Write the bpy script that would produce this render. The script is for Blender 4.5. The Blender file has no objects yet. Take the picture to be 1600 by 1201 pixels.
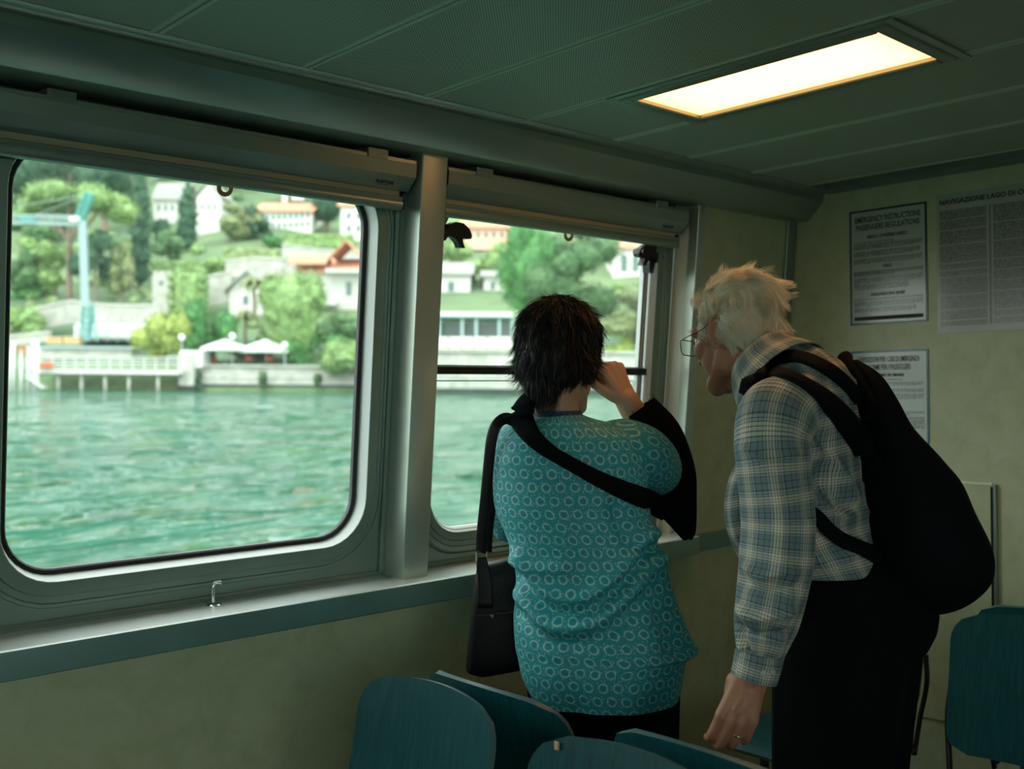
import bpy, bmesh, math, random
import numpy as np
from mathutils import Matrix, Vector

# ------------------------------------------------------------------ camera
FPX = 1614.53                       # focal length in pixels of the 1600x1201 frame
YAW, PITCH, ROLL, TILT = 0.742274, 0.006093, -0.009150, 0.092996
CAM = np.array([0.0, 0.0, 1.45])
_F = np.array([math.sin(YAW)*math.cos(PITCH), math.cos(YAW)*math.cos(PITCH), math.sin(PITCH)])
_R = np.array([math.cos(YAW), -math.sin(YAW), 0.0]); _U = np.cross(_R, _F)
_R, _U = math.cos(ROLL)*_R + math.sin(ROLL)*_U, -math.sin(ROLL)*_R + math.cos(ROLL)*_U
scene = bpy.context.scene
col = scene.collection
cam_data = bpy.data.cameras.new('camera')
cam_data.sensor_width = 36.0
cam_data.lens = 36.0*FPX/1600
cam_data.clip_start = 0.05; cam_data.clip_end = 3000
cam_data.dof.use_dof = True
cam_data.dof.focus_distance = 2.25
cam_data.dof.aperture_fstop = 3.2
cam = bpy.data.objects.new('camera', cam_data); col.objects.link(cam)
cam.matrix_world = Matrix(((_R[0], _U[0], -_F[0], CAM[0]), (_R[1], _U[1], -_F[1], CAM[1]), (_R[2], _U[2], -_F[2], CAM[2]), (0, 0, 0, 1)))
scene.camera = cam

# ------------------------------------------------------------------ sky, sun, exposure
world = bpy.data.worlds.new('overcast_sky'); scene.world = world
world.use_nodes = True
wn = world.node_tree.nodes; wl = world.node_tree.links
bg = wn['Background']
tc = wn.new('ShaderNodeTexCoord'); sep = wn.new('ShaderNodeSeparateXYZ'); ramp = wn.new('ShaderNodeValToRGB')
wl.new(tc.outputs['Generated'], sep.inputs[0]); wl.new(sep.outputs['Z'], ramp.inputs[0]); wl.new(ramp.outputs[0], bg.inputs['Color'])
ramp.color_ramp.elements[0].position = 0.0; ramp.color_ramp.elements[0].color = (0.93, 1.0, 0.97, 1)
ramp.color_ramp.elements[1].position = 0.9; ramp.color_ramp.elements[1].color = (0.92, 1.0, 0.98, 1)
bg.inputs['Strength'].default_value = 1.8
sun_data = bpy.data.lights.new('sun', 'SUN'); sun_data.energy = 0.9; sun_data.angle = math.radians(25); sun_data.color = (1.0, 0.98, 0.9)
sun = bpy.data.objects.new('sun', sun_data); col.objects.link(sun)
sun.rotation_euler = (math.radians(38), 0, math.radians(-62))      # high, behind the camera, veiled by cloud
scene.view_settings.view_transform = 'Standard'
scene.view_settings.look = 'None'
scene.view_settings.gamma = 1.0
scene.view_settings.use_curve_mapping = False
scene.view_settings.exposure = 1.05
scene.cycles.max_bounces = 10
scene.cycles.diffuse_bounces = 6
scene.cycles.transparent_max_bounces = 16
scene.cycles.sample_clamp_indirect = 6.0
random.seed(7); rng = np.random.default_rng(7)

# ------------------------------------------------------------------ helpers
def at(px, py, d):
    """world point seen at pixel (px, py) at depth d metres"""
    return CAM + (_F + _R*(px-800)/FPX - _U*(py-600.5)/FPX)*d
P0Y, SILL = 2.193, 0.958
VV = np.array([0, -math.sin(TILT), math.cos(TILT)]); NN = np.array([0, math.cos(TILT), math.sin(TILT)]); XX = np.array([1.0, 0, 0])
def W(u, v, o=0.0):
    """point of the leaning window wall: u along it, v up it, o outwards"""
    return np.array([u, P0Y, SILL]) + v*VV + o*NN
XB, ZC = 3.351, 2.158

class Obj: pass
def nrm(a): a = np.asarray(a, float); return a/(np.linalg.norm(a)+1e-12)
def thing(name, label, cat, loc, group=None):
    o = bpy.data.objects.new(name, None); col.objects.link(o); o.location = loc
    o.empty_display_size = 0.05
    o['label'] = label; o['category'] = cat
    if group: o['group'] = group
    return o
def structure(name, loc=(0, 0, 0)):
    o = bpy.data.objects.new(name, None); col.objects.link(o); o.location = loc; o['kind'] = 'structure'
    return o
def origin_of(p):
    t = Vector((0, 0, 0))
    while p is not None: t = t + p.location; p = p.parent
    return np.array(t)
def mesh(name, v, f, m, parent=None, smooth=False, uv=None, loc=None, kind=None, label=None, cat=None, group=None, mats=None, fmat=None, auto=None):
    """one mesh object from world-space vertices"""
    v = np.asarray(v, float).reshape(-1, 3)
    base = origin_of(parent)
    me = bpy.data.meshes.new(name)
    if loc is None and parent is None: loc = np.array([(v[:, 0].min()+v[:, 0].max())/2, (v[:, 1].min()+v[:, 1].max())/2, v[:, 2].min()])
    if loc is None: loc = base
    vv = v - np.asarray(loc)
    if isinstance(f, np.ndarray): f = f.tolist()
    me.from_pydata(vv.tolist(), [], f)
    if uv is not None:
        l = me.uv_layers.new(name='UVMap')
        idx = np.empty(len(me.loops), dtype=np.int32); me.loops.foreach_get('vertex_index', idx)
        uva = np.asarray(uv, float)
        l.data.foreach_set('uv', (uva[idx] if len(uva) == len(v) else uva).astype(np.float32).ravel())
    for mm in (mats or [m]): me.materials.append(mm)
    if fmat is not None: me.polygons.foreach_set('material_index', np.asarray(fmat, np.int32))
    if smooth: me.polygons.foreach_set('use_smooth', np.ones(len(me.polygons), bool))
    me.update()
    if auto is not None:
        me.polygons.foreach_set('use_smooth', np.ones(len(me.polygons), bool))
        try: me.set_sharp_from_angle(angle=auto)
        except Exception: pass
    o = bpy.data.objects.new(name, me); col.objects.link(o)
    o.parent = parent
    o.location = np.asarray(loc) - base
    if kind: o['kind'] = kind
    if label: o['label'] = label
    if cat: o['category'] = cat
    if group: o['group'] = group
    return o
def copy_tree(o, parent=None):
    c = o.copy(); col.objects.link(c); c.parent = parent
    for ch in o.children: copy_tree(ch, c)
    return c
class MB:
    """collects shapes into one mesh"""
    def __init__(s): s.v = []; s.f = []; s.n = 0; s.uv = []
    def add(s, v, f, uv=None):
        v = np.asarray(v, float).reshape(-1, 3); s.v.append(v)
        s.f += [[i+s.n for i in q] for q in (f.tolist() if isinstance(f, np.ndarray) else f)]
        s.uv.append(np.zeros((len(v), 2)) if uv is None else np.asarray(uv, float)); s.n += len(v); return s
    def box(s, c, h, ax=None, bev=0.0):
        """box of half sizes h about c; ax rows are its axes"""
        v, f = box_vf(c, h, ax, bev); return s.add(v, f)
    def tube(s, path, r, n=8, cap=True): v, f, uv = tube_vf(path, r, n, cap); return s.add(v, f, uv)
    def build(s, name, m, parent=None, **k):
        return mesh(name, np.concatenate(s.v), s.f, m, parent, uv=np.concatenate(s.uv), **k)
def box_vf(c, h, ax=None, bev=0.0):
    c = np.asarray(c, float); h = np.asarray(h, float); ax = np.eye(3) if ax is None else np.asarray(ax, float)
    if bev <= 0:
        s = np.array([[-1,-1,-1],[1,-1,-1],[1,1,-1],[-1,1,-1],[-1,-1,1],[1,-1,1],[1,1,1],[-1,1,1]], float)*h
        return c + s@ax, [[0,3,2,1],[4,5,6,7],[0,1,5,4],[1,2,6,5],[2,3,7,6],[3,0,4,7]]
    b = min(bev, h.min()*0.95); v = []; idx = {}
    for sx in (-1, 1):
        for sy in (-1, 1):
            for sz in (-1, 1):
                for k in range(3):
                    q = np.array([sx, sy, sz])*h
                    for j in range(3):
                        if j != k: q[j] -= (sx, sy, sz)[j]*b
                    idx[(sx, sy, sz, k)] = len(v); v.append(q)
    f = []; I = lambda x, y, z, k: idx[(x, y, z, k)]
    for s in (-1, 1):
        f.append([I(s,-1,-1,0), I(s,1,-1,0), I(s,1,1,0), I(s,-1,1,0)][::s])
        f.append([I(-1,s,-1,1), I(-1,s,1,1), I(1,s,1,1), I(1,s,-1,1)][::s])
        f.append([I(-1,-1,s,2), I(1,-1,s,2), I(1,1,s,2), I(-1,1,s,2)][::s])
    for a in (-1, 1):
        for b2 in (-1, 1):
            sg = a*b2
            f.append([I(a,b2,-1,0), I(a,b2,-1,1), I(a,b2,1,1), I(a,b2,1,0)][::sg])
            f.append([I(a,-1,b2,2), I(a,-1,b2,0), I(a,1,b2,0), I(a,1,b2,2)][::sg][::-1][::-1])
            f.append([I(-1,a,b2,1), I(-1,a,b2,2), I(1,a,b2,2), I(1,a,b2,1)][::sg])
    for a in (-1, 1):
        for b2 in (-1, 1):
            for d in (-1, 1): f.append([I(a,b2,d,0), I(a,b2,d,1), I(a,b2,d,2)][::a*b2*d])
    return c + np.array(v)@ax, f
def frames(path):
    path = np.asarray(path, float); t = np.gradient(path, axis=0); t /= np.linalg.norm(t, axis=1)[:, None]+1e-12
    up = np.array([0, 0, 1.0]) if abs(t[0][2]) < 0.9 else np.array([1.0, 0, 0])
    a = nrm(np.cross(up, t[0])); A = []
    for i in range(len(path)):
        a = nrm(a - t[i]*(a@t[i])); A.append(a)
    A = np.array(A); return A, np.cross(t, A), t
def tube_vf(path, r, n=8, cap=True):
    path = np.asarray(path, float); A, B, T = frames(path)
    r = np.ones((len(path), 2))*np.asarray(r, float).reshape(-1, 1) if np.ndim(r) < 2 else np.asarray(r, float)
    th = np.linspace(0, 2*np.pi, n, endpoint=False)
    v = path[:, None] + A[:, None]*(r[:, 0][:, None]*np.cos(th))[..., None] + B[:, None]*(r[:, 1][:, None]*np.sin(th))[..., None]
    k = len(path); f = [[i*n+j, i*n+(j+1) % n, (i+1)*n+(j+1) % n, (i+1)*n+j] for i in range(k-1) for j in range(n)]
    L = np.r_[0, np.cumsum(np.linalg.norm(np.diff(path, axis=0), axis=1))]
    uv = np.stack(np.broadcast_arrays((th*r.mean())[None, :], L[:, None]), -1).reshape(-1, 2)
    if cap: f += [list(range(n))[::-1], [(k-1)*n+j for j in range(n)]]
    return v.reshape(-1, 3), f, uv
def spline(pts, k=8):
    """Catmull-Rom through the rows of pts"""
    p = np.asarray(pts, float); p = np.vstack([2*p[0]-p[1], p, 2*p[-1]-p[-2]]); out = []
    for i in range(1, len(p)-2):
        for t in np.linspace(0, 1, k, endpoint=False):
            out.append(0.5*((2*p[i])+(-p[i-1]+p[i+1])*t+(2*p[i-1]-5*p[i]+4*p[i+1]-p[i+2])*t*t+(-p[i-1]+3*p[i]-3*p[i+1]+p[i+2])*t**3))
    out.append(p[-2]); return np.array(out)
def prism(poly, o, a, b, d, n0, n1):
    """polygon (in axes a, b at o) extruded along d from n0 to n1"""
    poly = np.asarray(poly, float); k = len(poly); o, a, b, d = (np.asarray(q, float) for q in (o, a, b, d))
    base = o + poly[:, :1]*a + poly[:, 1:2]*b
    v = np.vstack([base + d*n0, base + d*n1])
    f = [[i, (i+1) % k, k+(i+1) % k, k+i] for i in range(k)] + [list(range(k))[::-1], list(range(k, 2*k))]
    return v, f
def rrect(u0, u1, v0, v1, r, n=10):
    out = []
    for cx, cy, a0 in ((u1-r, v1-r, 0), (u0+r, v1-r, 90), (u0+r, v0+r, 180), (u1-r, v0+r, 270)):
        for t in np.linspace(math.radians(a0), math.radians(a0+90), n): out.append((cx+r*math.cos(t), cy+r*math.sin(t)))
    return np.array(out)
def lathe(profile, c, ax=(0, 0, 1), n=16):
    ax = nrm(ax); a = nrm(np.cross(ax, (0.3, 1, 0.2))); b = np.cross(ax, a); c = np.asarray(c, float)
    th = np.linspace(0, 2*np.pi, n, endpoint=False)
    v = np.array([c + ax*z + r*(a*math.cos(t)+b*math.sin(t)) for r, z in profile for t in th])
    k = len(profile); f = [[i*n+j, i*n+(j+1) % n, (i+1)*n+(j+1) % n, (i+1)*n+j] for i in range(k-1) for j in range(n)]
    return v, f + [list(range(n))[::-1], [(k-1)*n+j for j in range(n)]]
def hash2(a, b): return np.modf(np.abs(np.sin(a*12.9898+b*78.233)*43758.5453))[0]
def vnoise(p, seed=0):
    """value noise of rows of p (N,3), range -1..1"""
    p = np.asarray(p, float); i = np.floor(p); f = p-i; f = f*f*(3-2*f); out = 0
    for dx in (0, 1):
        for dy in (0, 1):
            for dz in (0, 1):
                h = np.modf(np.abs(np.sin((i[:, 0]+dx)*127.1+(i[:, 1]+dy)*311.7+(i[:, 2]+dz)*74.7+seed*53.3)*43758.5453))[0]
                out = out + h*(f[:, 0] if dx else 1-f[:, 0])*(f[:, 1] if dy else 1-f[:, 1])*(f[:, 2] if dz else 1-f[:, 2])
    return out*2-1

# ------------------------------------------------------------------ materials
class NT:
    """small node-graph writer"""
    def __init__(s, name):
        s.m = bpy.data.materials.new(name); s.m.use_nodes = True; s.t = s.m.node_tree; s.n = s.t.nodes; s.l = s.t.links
        s.b = s.n['Principled BSDF']; s.out = s.n['Material Output']
    def put(s, inp, val):
        if isinstance(val, bpy.types.NodeSocket): s.l.new(val, inp)
        elif val is not None: inp.default_value = val
    def math(s, op, a, b=None, c=None):
        n = s.n.new('ShaderNodeMath'); n.operation = op
        for i, q in enumerate((a, b, c)): s.put(n.inputs[i], q) if q is not None else None
        return n.outputs[0]
    def mix(s, fac, a, b, mode='MIX'):
        n = s.n.new('ShaderNodeMix'); n.data_type = 'RGBA'; n.blend_type = mode
        s.put(n.inputs[0], fac); s.put(n.inputs[6], a if isinstance(a, bpy.types.NodeSocket) else (*a, 1)); s.put(n.inputs[7], b if isinstance(b, bpy.types.NodeSocket) else (*b, 1)); return n.outputs[2]
    def coord(s, kind='Object', scale=None):
        o = s.n.new('ShaderNodeTexCoord').outputs[kind]
        if scale is not None:
            m = s.n.new('ShaderNodeMapping'); s.l.new(o, m.inputs[0]); m.inputs['Scale'].default_value = scale if np.ndim(scale) else (scale,)*3; o = m.outputs[0]
        return o
    def noise(s, vec, scale, detail=3, rough=0.55, dist=0.0):
        n = s.n.new('ShaderNodeTexNoise'); s.put(n.inputs['Vector'], vec); n.inputs['Scale'].default_value = scale
        n.inputs['Detail'].default_value = detail; n.inputs['Roughness'].default_value = rough; n.inputs['Distortion'].default_value = dist; return n.outputs['Fac']
    def ramp(s, fac, stops, interp='LINEAR'):
        n = s.n.new('ShaderNodeValToRGB'); s.put(n.inputs[0], fac); e = n.color_ramp; e.interpolation = interp
        while len(e.elements) < len(stops): e.elements.new(0.5)
        for el, (p, c) in zip(e.elements, stops): el.position = p; el.color = (*c, 1) if len(np.atleast_1d(c)) == 3 else (c, c, c, 1)
        return n.outputs[0]
    def sep(s, v):
        n = s.n.new('ShaderNodeSeparateXYZ'); s.put(n.inputs[0], v); return n.outputs
    def bump(s, h, strength=0.3, dist=0.01):
        n = s.n.new('ShaderNodeBump'); s.put(n.inputs['Height'], h); n.inputs['Strength'].default_value = strength; n.inputs['Distance'].default_value = dist
        s.l.new(n.outputs[0], s.b.inputs['Normal']); return n.outputs[0]
    def set(s, **k):
        for a, q in k.items():
            i = s.b.inputs[a.replace('_', ' ')]
            s.put(i, (*q, 1) if (isinstance(q, tuple) and len(q) == 3) else q)
        return s
def plain(name, c, rough=0.5, metal=0.0, var=0.0, scale=20, spec=0.5, bump=0.0, bscale=60, **k):
    t = NT(name); t.set(Roughness=rough, Metallic=metal); t.b.inputs['Specular IOR Level'].default_value = spec
    if var > 0:
        n = t.noise(t.coord('Object'), scale, 4)
        t.set(Base_Color=t.ramp(n, [(0.3, tuple(np.clip(np.array(c)*(1-var), 0, 1))), (0.7, tuple(np.clip(np.array(c)*(1+var), 0, 1)))]))
    else: t.set(Base_Color=c)
    if bump > 0: t.bump(t.noise(t.coord('Object'), bscale, 4), bump, 0.004)
    t.set(**k); return t.m
M = {}
M['pillar'] = plain('pillar_aluminium', (0.50, 0.56, 0.50), 0.34, 0.6, 0.05, 9)
M['fascia'] = plain('reflection_tinted_fascia', (0.20, 0.34, 0.325), 0.36, 0.5, 0.05, 9)  # teal tint stands in for the dark interior reflected in the metal
M['reveal'] = plain('window_lit_reveal', (0.74, 0.76, 0.66), 0.5)  # window light on the reveal is put into this lighter colour
M['alu'] = plain('painted_aluminium', (0.32, 0.395, 0.35), 0.34, 0.6, 0.05, 9)
M['alu_dark'] = plain('frame_aluminium', (0.22, 0.295, 0.255), 0.36, 0.45, 0.05, 9)
M['alu_white'] = plain('bright_bevel', (0.78, 0.82, 0.81), 0.35, 0.0)
M['sill'] = plain('window_lit_sill', (0.88, 0.92, 0.90), 0.34, 0.4, 0.04, 9)  # lighter than the fascia: window light painted into the sill top
M['rubber'] = plain('black_rubber', (0.008, 0.01, 0.01), 0.45)
M['black_plastic'] = plain('black_plastic', (0.012, 0.014, 0.014), 0.35)
M['black_gap'] = plain('dark_gap', (0.004, 0.005, 0.005), 0.8)
M['chrome'] = plain('chrome', (0.7, 0.72, 0.71), 0.12, 1.0)
M['brass'] = plain('tan_ring', (0.36, 0.27, 0.13), 0.4, 0.2)
M['blindfabric'] = plain('blind_fabric', (0.45, 0.4, 0.27), 0.6)
def cream():
    t = NT('cream_laminate'); c = t.coord('Object')
    n = t.noise(c, 13, 6, 0.62, 0.6); n2 = t.noise(c, 55, 3)
    a = t.ramp(n, [(0.32, (0.41, 0.465, 0.285)), (0.5, (0.475, 0.525, 0.335)), (0.68, (0.525, 0.575, 0.395))])
    t.set(Base_Color=t.mix(t.math('MULTIPLY', n2, 0.25), a, (0.38, 0.445, 0.28)), Roughness=0.42); return t.m
M['cream'] = cream()
def glass():
    t = NT('window_glass'); n = t.n; tr = n.new('ShaderNodeBsdfTransparent'); tr.inputs[0].default_value = (0.95, 0.98, 0.96, 1)
    gl = n.new('ShaderNodeBsdfGlossy'); gl.inputs['Roughness'].default_value = 0.02; gl.inputs[0].default_value = (1, 1, 1, 1)
    lw0 = n.new('ShaderNodeLayerWeight'); lw0.inputs[0].default_value = 0.5
    fr = t.math('ADD', 0.02, t.math('MULTIPLY', 0.5, t.math('POWER', lw0.outputs['Facing'], 5.0)))
    m1 = n.new('ShaderNodeMixShader'); t.l.new(fr, m1.inputs[0]); t.l.new(tr.outputs[0], m1.inputs[1]); t.l.new(gl.outputs[0], m1.inputs[2])
    du = n.new('ShaderNodeBsdfTranslucent'); du.inputs[0].default_value = (0.9, 0.95, 0.92, 1)       # pale translucent veil: haze and flare put into the glass
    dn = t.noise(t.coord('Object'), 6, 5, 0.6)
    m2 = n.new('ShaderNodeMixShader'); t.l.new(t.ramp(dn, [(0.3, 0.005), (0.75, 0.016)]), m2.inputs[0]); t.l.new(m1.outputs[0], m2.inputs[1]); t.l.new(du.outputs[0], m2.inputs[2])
    t.l.new(m2.outputs[0], t.out.inputs[0]); return t.m
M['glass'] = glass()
def perforated():
    t = NT('perforated_ceiling'); x, y, z = t.sep(t.coord('Object'))
    p = 0.0050                                                    # holes set out on the diagonal
    a = t.math('DIVIDE', t.math('ADD', x, y), p*2**0.5); b = t.math('DIVIDE', t.math('SUBTRACT', x, y), p*2**0.5)
    fa = t.math('SUBTRACT', t.math('FRACT', a), 0.5); fb = t.math('SUBTRACT', t.math('FRACT', b), 0.5)
    d = t.math('SQRT', t.math('ADD', t.math('MULTIPLY', fa, fa), t.math('MULTIPLY', fb, fb)))
    edge = t.math('LESS_THAN', t.math('ABSOLUTE', x), 0.153)
    hole = t.math('MULTIPLY', t.ramp(d, [(0.28, 1.0), (0.38, 0.0)]), edge)
    t.set(Base_Color=t.mix(hole, (0.50, 0.59, 0.50), (0.08, 0.105, 0.085)), Roughness=0.5); return t.m
M['perf'] = perforated()
M['ceil'] = plain('ceiling_sheet', (0.5, 0.59, 0.5), 0.5)
M['floor'] = plain('floor_lino', (0.10, 0.125, 0.125), 0.45, var=0.2, scale=40)
# ================================================================== the cabin shell
X0, X1, Y0 = -2.8, XB, -1.95
fl = MB().box(((X0+X1)/2, 0.2, -0.03), ((X1-X0)/2+0.1, 2.35, 0.03)).build('floor', M['floor'], kind='structure')

# -- ceiling: base sheet above, perforated panels below it, one lamp bay left open
ceil = structure('ceiling', (0, 0, ZC))
MB().box(((X0+X1)/2, 0.05, ZC+0.08), ((X1-X0)/2+0.1, 2.1, 0.01)).build('ceiling_deck', M['ceil'], ceil)
LX0, LX1, LY0, LY1 = 1.872, 2.2, 0.965, 1.675            # ceiling lamp opening
def panel_mesh(w, y0, y1):
    """sheet with turned-down margins along both seams"""
    prof = [(-w/2, 0.02), (-w/2, -0.0015), (-w/2+0.006, -0.0035), (-w/2+0.011, -0.0015), (-w/2+0.012, 0.0), (w/2-0.012, 0.0), (w/2-0.011, -0.0015), (w/2-0.006, -0.0035), (w/2, -0.0015), (w/2, 0.02)]
    return prism(prof, (0, 0, 0), (1, 0, 0), (0, 0, 1), (0, 1, 0), y0, y1)
seams = [0.857+0.336*i for i in range(-10, 8)]
for a, b in zip(seams[:-1], seams[1:]):
    w = b-a-0.004; cx = (a+b)/2
    spans = [(Y0, 1.953)] if not (a-0.1 < LX0 < a+0.1) else [(Y0, LY0-0.002), (LY1+0.002, 1.953)]
    for y0, y1 in spans:
        v, f = panel_mesh(min(w, 2*(X1-cx)-0.002 if cx+w/2 > X1 else w), y0, y1)
        mesh('ceiling_panel', v+np.array([cx, 0, ZC]), f, M['perf'], ceil, loc=(cx, 0, ZC))
# -- moulded soffit above the windows
prof = [(1.955, 2.20), (1.955, 2.158), (1.960, 2.1545), (1.968, 2.1525), (1.976, 2.149), (1.982, 2.1445), (1.980, 2.1425), (1.983, 2.141), (1.983, 2.122), (2.040, 2.062), (2.046, 2.0605), (2.14, 2.057), (2.14, 2.20)]
v, f = prism(prof, (0, 0, 0), (0, 1, 0), (0, 0, 1), (1, 0, 0), X0, X1)
mesh('trim_1', v, f, M['alu'], kind='structure', auto=0.6)
v, f = prism([(X1-0.028, 2.2), (X1-0.028, 2.157), (X1-0.012, 2.146), (X1, 2.144), (X1, 2.2)], (0, 0, 0), (1, 0, 0), (0, 0, 1), (0, 1, 0), Y0, 1.96)
mesh('trim_2', v, f, M['alu_dark'], kind='structure')

# -- window wall: recessed metal lining with rounded openings
wall = structure('wall_left', (0, P0Y, SILL))
WIN = [(0.668, 1.522, 0.110, 1.005, 0.10), (1.778, 2.668, 0.095, 1.005, 0.10), (-0.42, 0.434, 0.110, 1.005, 0.10), (-1.508, -0.654, 0.110, 1.005, 0.10)]
BAY = [(0.576, 1.617), (1.70, 2.765), (-0.512, 0.576-0.083), (-1.6, -0.595)]
def ring_loft(rect, prof, close=False):
    """profile [(expand, offset)] swept round a rounded rectangle of the wall"""
    u0, u1, v0, v1, r = rect; rings = [rrect(u0-d, u1+d, v0-d, v1+d, max(r+d, 1e-4), 9) for d, o in prof]; n = len(rings[0])
    v = np.array([W(p[0], p[1], o) for q, (d, o) in zip(rings, prof) for p in q]); k = len(prof)
    f = [[i*n+j, (i+1)*n+j, (i+1)*n+(j+1) % n, i*n+(j+1) % n] for i in range(k-1) for j in range(n)]
    return v, f
for (b0, b1), (u0, u1, v0, v1, r) in zip(BAY, WIN):
    a = rrect(u0-0.075, u1+0.075, v0-0.075, v1+0.075, r+0.075, 9); b = rrect(b0, b1, -0.03, 1.13, 1e-4, 9); n = len(a)
    vs = np.array([W(p[0], p[1], 0.095) for p in a]+[W(p[0], p[1], 0.095) for p in b]+[W(p[0], p[1], 0.13) for p in a]+[W(p[0], p[1], 0.13) for p in b])
    fs = [[j, n+j, n+(j+1) % n, (j+1) % n] for j in range(n)] + [[2*n+j, 2*n+(j+1) % n, 3*n+(j+1) % n, 3*n+j] for j in range(n)] + [[j, (j+1) % n, 2*n+(j+1) % n, 2*n+j] for j in range(n)]
    mesh('lining', vs, fs, M['alu_dark'], wall, auto=0.5)
AX = np.array([XX, VV, NN])
def wbox(mb, u0, u1, v0, v1, o0, o1, bev=0.0): return mb.box(W((u0+u1)/2, (v0+v1)/2, (o0+o1)/2), (abs(u1-u0)/2, abs(v1-v0)/2, abs(o1-o0)/2), AX, bev)
# cream boards under the sill and at the end of the wall
for a, b in ((-2.8, -1.5), (-1.498, 0.2), (0.202, 1.9), (1.902, XB)):
    wbox(MB(), a, b, -1.0, -0.062, 0.0, 0.03).build('lower_board', M['cream'], wall)
wbox(MB(), 2.80, XB, -0.012, 1.12, 0.004, 0.03).build('end_board', M['cream'], wall)
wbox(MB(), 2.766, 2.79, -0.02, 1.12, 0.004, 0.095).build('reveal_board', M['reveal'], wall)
wbox(MB(), -2.8, -1.6, -0.012, 1.12, 0.0, 0.03).build('end_board', M['cream'], wall)
wbox(MB(), -2.8, XB+0.02, -1.02, -0.03, 0.05, 0.16).build('hull_plating', M['alu_dark'], wall)
wbox(MB(), -2.8, XB+0.02, 1.12, 1.4, 0.02, 0.16).build('hull_plating', M['alu_dark'], wall)
wbox(MB(), 2.80, XB+0.02, -0.03, 1.13, 0.06, 0.16).build('hull_plating', M['alu_dark'], wall)
for u0, u1 in ((1.617, 1.70), (0.493, 0.576), (-0.595, -0.512)):
    wbox(MB(), u0, u1, -0.03, 1.13, 0.09, 0.14).build('hull_plating', M['alu_dark'], wall)
# sill and its fascia
sp = [(2.13, 0.950), (2.131, 0.9555), (2.1345, 0.958), (2.34, 0.958), (2.34, 0.93), (2.16, 0.93), (2.16, 0.898), (2.132, 0.898), (2.13, 0.900)]
v, f = prism(sp, (0, 0, 0), (0, 1, 0), (0, 0, 1), (1, 0, 0), X0, 2.80)
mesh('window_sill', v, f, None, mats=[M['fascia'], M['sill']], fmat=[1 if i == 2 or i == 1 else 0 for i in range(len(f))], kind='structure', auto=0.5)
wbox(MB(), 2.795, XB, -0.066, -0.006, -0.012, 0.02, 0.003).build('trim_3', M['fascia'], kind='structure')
# little bead where the lining meets the sill
wbox(MB(), 0.576, 1.617, 0.0, 0.007, 0.088, 0.096, 0.002).build('trim_4', M['alu_dark'], kind='structure')
wbox(MB(), 1.70, 2.765, 0.0, 0.007, 0.088, 0.096, 0.002).build('trim_5', M['alu_dark'], kind='structure')
# pillars: a softly rounded metal box section
def pillar(name, u0, u1):
    q = rrect(u0, u1, -0.0, 0.2, 0.004, 4)
    v, f = prism(q, W(0, 0, 0), XX, NN, VV, -0.004, 1.11); o = mesh(name, v, f, M['pillar'], kind='structure', auto=0.5)
    wbox(MB(), u0-0.014, u0, 0.0, 1.10, 0.085, 0.095, 0.002).build('bead', M['alu_dark'], o)
    return o
pillar('trim_6', 1.617, 1.70); pillar('trim_7', 0.493, 0.576); pillar('trim_8', -0.595, -0.512)
# slim angle strip on the right edge of the second bay, and the corner strip
o = wbox(MB(), 2.763, 2.803, -0.004, 1.10, -0.003, 0.002, 0.001)
wbox(o, 2.762, 2.766, -0.004, 1.10, -0.003, 0.034, 0.001).build('trim_9', M['pillar'], kind='structure')
wbox(MB(), 3.287, 3.345, -0.01, 1.11, -0.006, 0.006, 0.002).build('trim_10', M['alu_dark'], kind='structure')

# -- windows
def ring_part(name, rect, prof, m, parent): v, f = ring_loft(rect, prof); return mesh(name, v, f, m, parent, auto=0.5)
def pane(name, rect, parent, o0=0.113, o1=0.119):
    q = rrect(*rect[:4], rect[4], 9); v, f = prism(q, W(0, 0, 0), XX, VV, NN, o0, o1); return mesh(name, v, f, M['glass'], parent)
def fixed_window(name, rect):
    w = structure(name, W((rect[0]+rect[1])/2, rect[2], 0.1))
    ring_part('gasket', rect, [(-0.002, 0.122), (-0.002, 0.110), (0.001, 0.106), (0.007, 0.105), (0.010, 0.108)], M['rubber'], w)
    ring_part('bevel', rect, [(0.009, 0.112), (0.010, 0.108), (0.018, 0.073)], M['alu_white'], w)
    ring_part('frame', rect, [(0.018, 0.073), (0.0195, 0.0715), (0.046, 0.072), (0.050, 0.0745), (0.0508, 0.0885), (0.052, 0.0845), (0.066, 0.0845), (0.068, 0.0875), (0.069, 0.085), (0.076, 0.085), (0.0785, 0.088), (0.079, 0.096)], M['alu_dark'], w)
    ring_part('outer_frame', rect, [(-0.002, 0.119), (0.03, 0.124), (0.06, 0.14), (0.085, 0.14), (0.085, 0.128)], M['alu_dark'], w)
    pane('pane', rect, w); return w
for i, k in ((1, 0), (3, 2), (4, 3)): fixed_window('window_%d' % i, WIN[k])
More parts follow.
